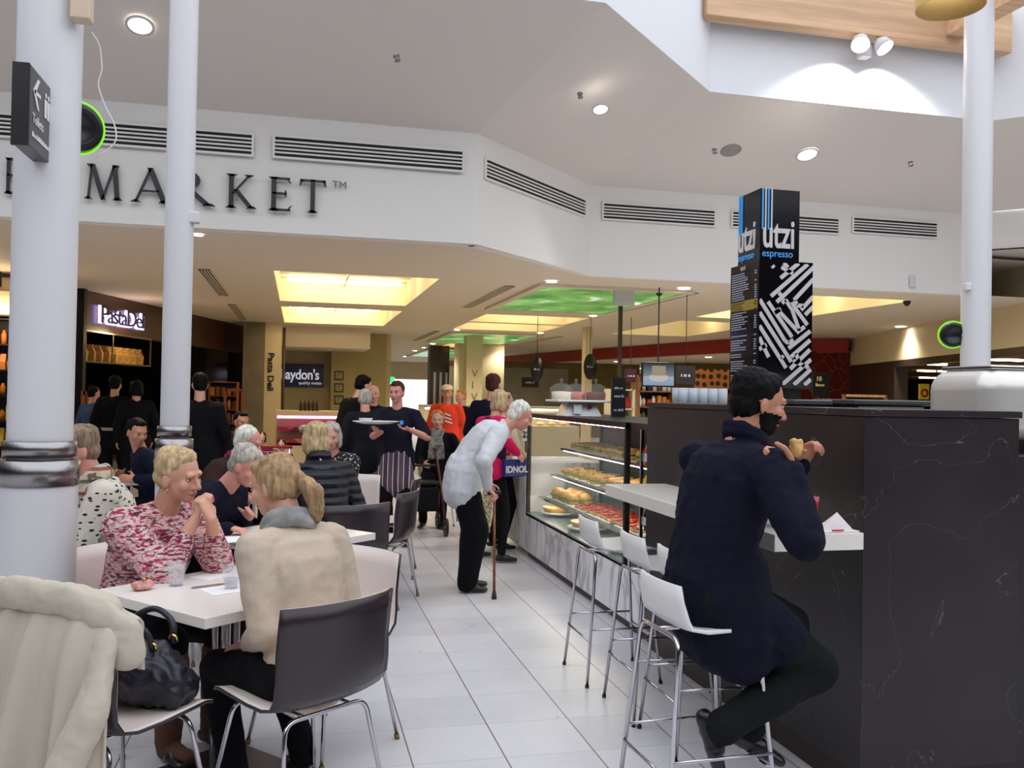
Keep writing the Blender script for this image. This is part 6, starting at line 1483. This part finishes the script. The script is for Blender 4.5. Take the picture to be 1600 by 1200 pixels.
c = tv.ramp(zz, [(.1, (150, 176, 206)), (.42, (176, 190, 206)), (.46, (130, 140, 150)), (.9, (60, 64, 72))])
e1 = tv.math('ADD', tv.math('POWER', xx, 2.0), tv.math('POWER', tv.math('MULTIPLY', tv.math('SUBTRACT', zz, .38), 3.4), 2.0))
c = tv.mix(tv.math('LESS_THAN', e1, .34), c, (216, 206, 206))
bx1 = tv.math('MULTIPLY', tv.math('LESS_THAN', tv.math('ABSOLUTE', tv.math('SUBTRACT', xx, .0)), .42), tv.math('LESS_THAN', tv.math('ABSOLUTE', tv.math('SUBTRACT', zz, .66)), .2))
c = tv.mix(bx1, c, (170, 160, 130))
tv.l(c, tv.b.inputs['Emission Color']); tv.b.inputs['Emission Strength'].default_value = .7; tv.b.inputs['Base Color'].default_value = (.01, .01, .01, 1)
MB().box((-w*.93, -.004, h*.06), (w*.93, 0, h*.93)).build('screen', tv.m, t)
MB().box((-.008, .02, h), (.008, .036, ZI-a.z)).build('ceiling_pole', M['black'], t)
def panel(x0, y0, x1, y1, Y, m, name, label, cat, pole=False, th=.04, txt=None):
    a, b = atY(x0, y1, Y), atY(x1, y0, Y); cx = (a.x+b.x)/2
    t = thing(name, label, cat, (cx, Y, a.z)); w = (b.x-a.x)/2; MB().box((-w, 0, 0), (w, th, b.z-a.z)).build('panel', m, t)
    if pole: MB().box((-.004, .01, b.z-a.z), (.004, .018, pole-a.z)).build('hanging_rod', M['black'], t)
    if txt: faint_line(t, -w*.55, -.003, (b.z-a.z)*.4, w*1.0, (b.z-a.z)*.2, mt, len(txt))
    return t
panel(1057, 572, 1087, 600, 12.8, M['darkwall'], 'menu_board', 'dark menu board just right of the television', 'menu board', 3.2, txt='menu')
panel(977, 577, 994, 597, 13, mat('maroon_board', (60, 22, 26), .4), 'menu_board', 'small maroon board left of the television', 'menu board', 2.8, txt='deli')
panel(815, 590, 842, 605, 25, M['black'], 'shop_sign', 'small black shop sign on the grey shopfront, left of the cake domes', 'sign', 2.9, txt='bakery')
lat = NT('basket_weave_wall', .6); tc = lat.n('ShaderNodeTexCoord'); mp = lat.n('ShaderNodeMapping'); mp.inputs['Scale'].default_value = (5.2, 5.2, 5.2); lat.l(tc.outputs['Object'], mp.inputs[0])
v = lat.n('ShaderNodeTexVoronoi', Scale=1.0, Randomness=.25); lat.l(mp.outputs[0], v.inputs['Vector'])
lat.l(lat.mix(lat.math('LESS_THAN', v.outputs['Distance'], .34), (206, 132, 74), (58, 30, 20)), lat.b.inputs['Base Color'])
wbox('wall_basket_pattern', 1087, 578, 1150, 640, 21, .1, lat.m)
goods = [mat('goods_%d' % i, c, .5) for i, c in enumerate(((200, 120, 40), (190, 40, 30), (230, 190, 60), (214, 200, 170), (60, 90, 60), (120, 60, 40), (220, 140, 80), (240, 236, 220), (40, 40, 70), (176, 150, 100)))]
wood = mat('shelf_timber', (150, 92, 46), .5, var=.2, vscale=6, stretch=(1, 1, .2))
SR = random.Random(21)
ORD = ['first', 'second', 'third', 'fourth', 'fifth', 'sixth', 'seventh', 'eighth', 'ninth', 'tenth', 'eleventh', 'twelfth', 'thirteenth', 'fourteenth']
def rack(x0, x1, Y, ztop, n, label, short, m, per=8, depth=.35, z0=.25, kinds=None, hmax=.8):
    t = thing('display_shelf', label, 'shelf unit', ((x0+x1)/2, Y, 0)); w = (x1-x0)/2
    for sx in (-1, 1): MB().box((sx*w-.02, 0, 0), (sx*w+.02, depth, ztop)).build('side_panel', m, t)
    MB().box((-w, depth-.02, 0), (w, depth, ztop)).build('back_panel', M['darkwall'], t)
    dz = (ztop-z0)/n
    for k in range(n+1):
        z = z0+k*dz; MB().box((-w, 0, z-.02), (w, depth, z)).build('shelf_board', m, t)
        if k == n: continue
        for i in range(per):
            hh = min(dz*.8, SR.uniform(.5, .95)*dz*hmax); ww = 2*w/per*.38; mm = SR.choice(kinds or goods); x = -w+2*w*(i+.5)/per
            kind = SR.choice(('jar', 'box', 'packet')); g_ = MB()
            if kind == 'jar': g_.lathe([(0, 0), (ww, 0), (ww, hh*.75), (ww*.6, hh*.85), (ww*.6, hh), (0, hh)], (0,0,0), 12)
            elif kind == 'box': g_.box((-ww, -.06, 0), (ww, .06, hh))
            else: g_.rings([[V((sx*a_, sy*b_, z_)) for sx, sy in ((-1,-1),(1,-1),(1,1),(-1,1))] for a_, b_, z_ in ((ww, .05, 0), (ww*1.05, .06, hh*.5), (ww*.95, .01, hh))], smooth=False)
            o = g_.build(kind, mm); o.location = ((x0+x1)/2+x, Y+.13, z)
            tag(o, '%s on the %s, %s board up, %s along' % ({'jar': 'small jar', 'box': 'small carton', 'packet': 'small packet'}[kind], short, ORD[k], ORD[i]), kind, 'goods on the '+short)
    return t
p0, p1 = atY(958, 640, 12.5), atY(990, 640, 12.5); rack(p0.x, p1.x, 12.5, 1.68, 5, 'cardboard-coloured snack stand behind the chalkboard, right of the cake domes', 'snack stand', mat('card_board', (206, 190, 156), .6), per=3, kinds=[goods[0], goods[1], goods[2], goods[6]])
p0, p1 = atY(998, 640, 14.5), atY(1052, 640, 14.5); rack(p0.x, p1.x, 14.5, 1.95, 5, 'wooden shop shelves below the television', 'shelves below the television', wood, per=7, z0=.6)
p0, p1 = atY(1120, 640, 17), atY(1147, 640, 17); rack(p0.x, p1.x, 17, 1.8, 4, 'wooden shelves left of the sign tower base', 'shelves left of the sign tower', wood, per=4, z0=.6)
p0, p1 = atY(1272, 620, 16), atY(1300, 620, 16)
panel(1270, 582, 1297, 620, 15, M['black'], 'poster_stand', 'black coffee bean poster right of the sign tower, reading 10 Beans', 'poster', txt=None)
text_o = bpy.data.objects['poster_stand']
text_mesh('lettering', '10', .12, mat('poster_gold', (226, 206, 140), .5), text_o, (-.12, -.006, .30), bold=.003); text_mesh('lettering', 'Beans', .08, MATS['poster_gold'], text_o, (-.13, -.006, .2), bold=.002)
MB().box((-.02, .0, -1.7), (.02, .03, 0)).build('stand_leg', M['black'], text_o)
# far bakery counter with bright goods
t = thing('bakery_counter', 'far brightly lit bakery counter left of the glass case top', 'display case', (4.0, 17.5, 0))
MB().box((-1.6, 0, 0), (1.6, .8, .95)).box((-1.6, .7, .95), (1.6, .8, 1.3)).box((-1.6, 0, 1.3), (1.6, .8, 1.34)).build('cabinet', mat('bakery_cream', (190, 180, 150), .5), t)
MB().box((-1.55, .1, 1.26), (1.55, .16, 1.29)).build('lamp', ledm, t)
for k in range(12):
    o = MB().ell((0, 0, .04), (.09, .07, .045), 12, 8).build('bread_loaf', bread); o.location = (2.6+k*.25, 17.8, .95); tag(o, 'round loaf on the far bakery counter, %s from the left' % ORD[k], 'bread', 'loaves on the far bakery counter')
# counters inside the red shop behind the tower
p0, p1 = atY(1320, 620, 13), atY(1385, 620, 13)
t = thing('shop_trolley_rail', 'pale wooden rail frame before the red graphic wall', 'rail', ((p0.x+p1.x)/2, 13, 0)); w = (p1.x-p0.x)/2; zt = atY(1320, 616, 13).z
MB().box((-w, 0, zt-.04), (w, .05, zt)).build('top_rail', bread, t)
for q_ in (-1, 1): MB().box((q_*w-.02, 0, 0), (q_*w+.02, .05, zt)).build('leg', wood, t)
panel(1437, 600, 1452, 624, 16, mat('sale_yellow', (226, 196, 40), .5), 'sale_poster', 'yellow sale poster with a red ring in the supermarket window', 'poster')
MB().lathe([(.05, 0), (.09, 0), (.09, .01), (.05, .01)], (0, -.012, .13), 20, axis=(0, 1, 0)).build('red_ring', M['red'], bpy.data.objects['sale_poster'])
MB().box((-.01, .0, -1.6), (.01, .03, 0)).build('stand_leg', M['black'], bpy.data.objects['sale_poster'])

# ------------------------------------------------------------------ left: pasta shop rack, timber frames, neighbouring shop
t = thing('pasta_rack', 'hanging metal rack of golden pasta packets under the dark brown shop board', 'rack', PA+pd*.1+V((0, 0, 2.0)))
m = MB()
for s_ in (0, .95, 2.45): m.obox(pd*s_+pn*.02+V((0, 0, .26)), pd, pn, (0,0,1), .012, .012, .26)
for z in (0, .52): m.obox(pd*1.22+pn*.02+V((0, 0, z)), pd, pn, (0,0,1), 1.23, .012, .012)
m.build('rack_frame', M['steel'], t)
m = MB().obox(pd*1.22-pn*.15+V((0, 0, -.0)), pd, pn, (0,0,1), 1.22, .18, .008); m.build('rack_shelf', M['steel'], t)
gold_ = mat('pasta_gold', (196, 150, 80), .4, var=.4, vscale=20)
L = bpy.data.lights.new('rack_lamp', 'POINT'); L.energy = 14; L.color = (1, .75, .45); L.shadow_soft_size = .1
lo = bpy.data.objects.new('rack_lamp', L); COL.objects.link(lo); lo.parent = t; lo.location = pd*1.2+pn*.35+V((0, 0, .5))
for k in range(9):
    p = PA+pd*(.25+.26*k)-pn*.12+V((0, 0, 2.01)); o = MB().rings([[V((sx*a_, sy*b_, z_)) for sx, sy in ((-1,-1),(1,-1),(1,1),(-1,1))] for a_, b_, z_ in ((.09, .06, 0), (.1, .07, .16), (.05, .02, .26), (.07, .01, .30))], smooth=False).build('pasta_packet', gold_)
    o.location = p; tag(o, 'golden pasta packet in the hanging rack, %s from the thick pillar' % ORD[k], 'packet', 'pasta packets in the hanging rack')
for (x0, x1, Y, zt, lb) in ((128, 137, 15.2, 1.5, 'orange-brown timber post frame beside the thick pillar'), (350, 377, 20.5, 1.6, 'timber chair-like frame in front of the stone column')):
    a, b = atY(x0, 690, Y), atY(x1, 690, Y); t = thing('timber_frame', lb, 'frame', ((a.x+b.x)/2, Y, 0)); w = (b.x-a.x)/2
    ot = MATS.get('orange_timber') or mat('orange_timber', (140, 74, 34), .5)
    for q_ in (-1, 1): MB().box((q_*w-.03, 0, 0), (q_*w+.03, .06, zt)).build('upright', ot, t)
    for z in (.6, zt-.06): MB().box((-w, 0, z), (w, .05, z+.06)).build('cross_bar', ot, t)
# shelf with jars in the pasta shop and at the picture's left edge
a = atY(300, 600, 18.6); b = atY(372, 600, 20.5)
rack(-1.95, -1.35, 21.2, 1.75, 4, 'dark shelf of pale jars at the right end of the pasta shop', 'pasta shop shelf', ot, per=5, kinds=[goods[0], goods[5], goods[9]], z0=.5)
a = atY(-30, 600, 14.5); b = atY(28, 600, 14.5)
rack(a.x, b.x+.12, 14.5, 2.55, 6, 'dark shelves of amber goods at the far left edge of the photo', 'left edge shelves', M['darkwall'], per=6, kinds=[goods[0], goods[6], goods[2]], z0=.3)
L = bpy.data.lights.new('shelf_lamp', 'POINT'); L.energy = 20; L.color = (1, .7, .4); L.shadow_soft_size = .1
lo = bpy.data.objects.new('shelf_lamp', L); COL.objects.link(lo); lo.parent = bpy.data.objects['display_shelf.004'] if 'display_shelf.004' in bpy.data.objects else None; lo.location = (0, -.6, 2.5)
a = atY(-40, 452, 14.2); b = atY(26, 398, 14.2)
t = thing('shop_sign', 'cream shop sign board ending in a black letter H, at the far left edge', 'sign', ((a.x+b.x)/2, 14.2, a.z)); w = (b.x-a.x)/2
MB().box((-w, 0, 0), (w, .1, 3.2-a.z)).build('panel', M['cream'], t); text_mesh('lettering', 'H', .46, M['black'], t, (atY(-6, 446, 14.2).x-(a.x+b.x)/2, -.01, .06), bold=.01, sx=.8)
MB().box((-w, -.15, -.35), (w, .3, -.02)).build('cornice', MATS['bakery_cream'], t)
tag(MB().box((-4.9, 13.9, 2.62), (-3.9, 13.95, 2.66)).build('strip_light', M['warmlamp']), 'thin strip light below the cream board at the left edge', 'ceiling light')
p = atY(60, 600, 0) if False else None
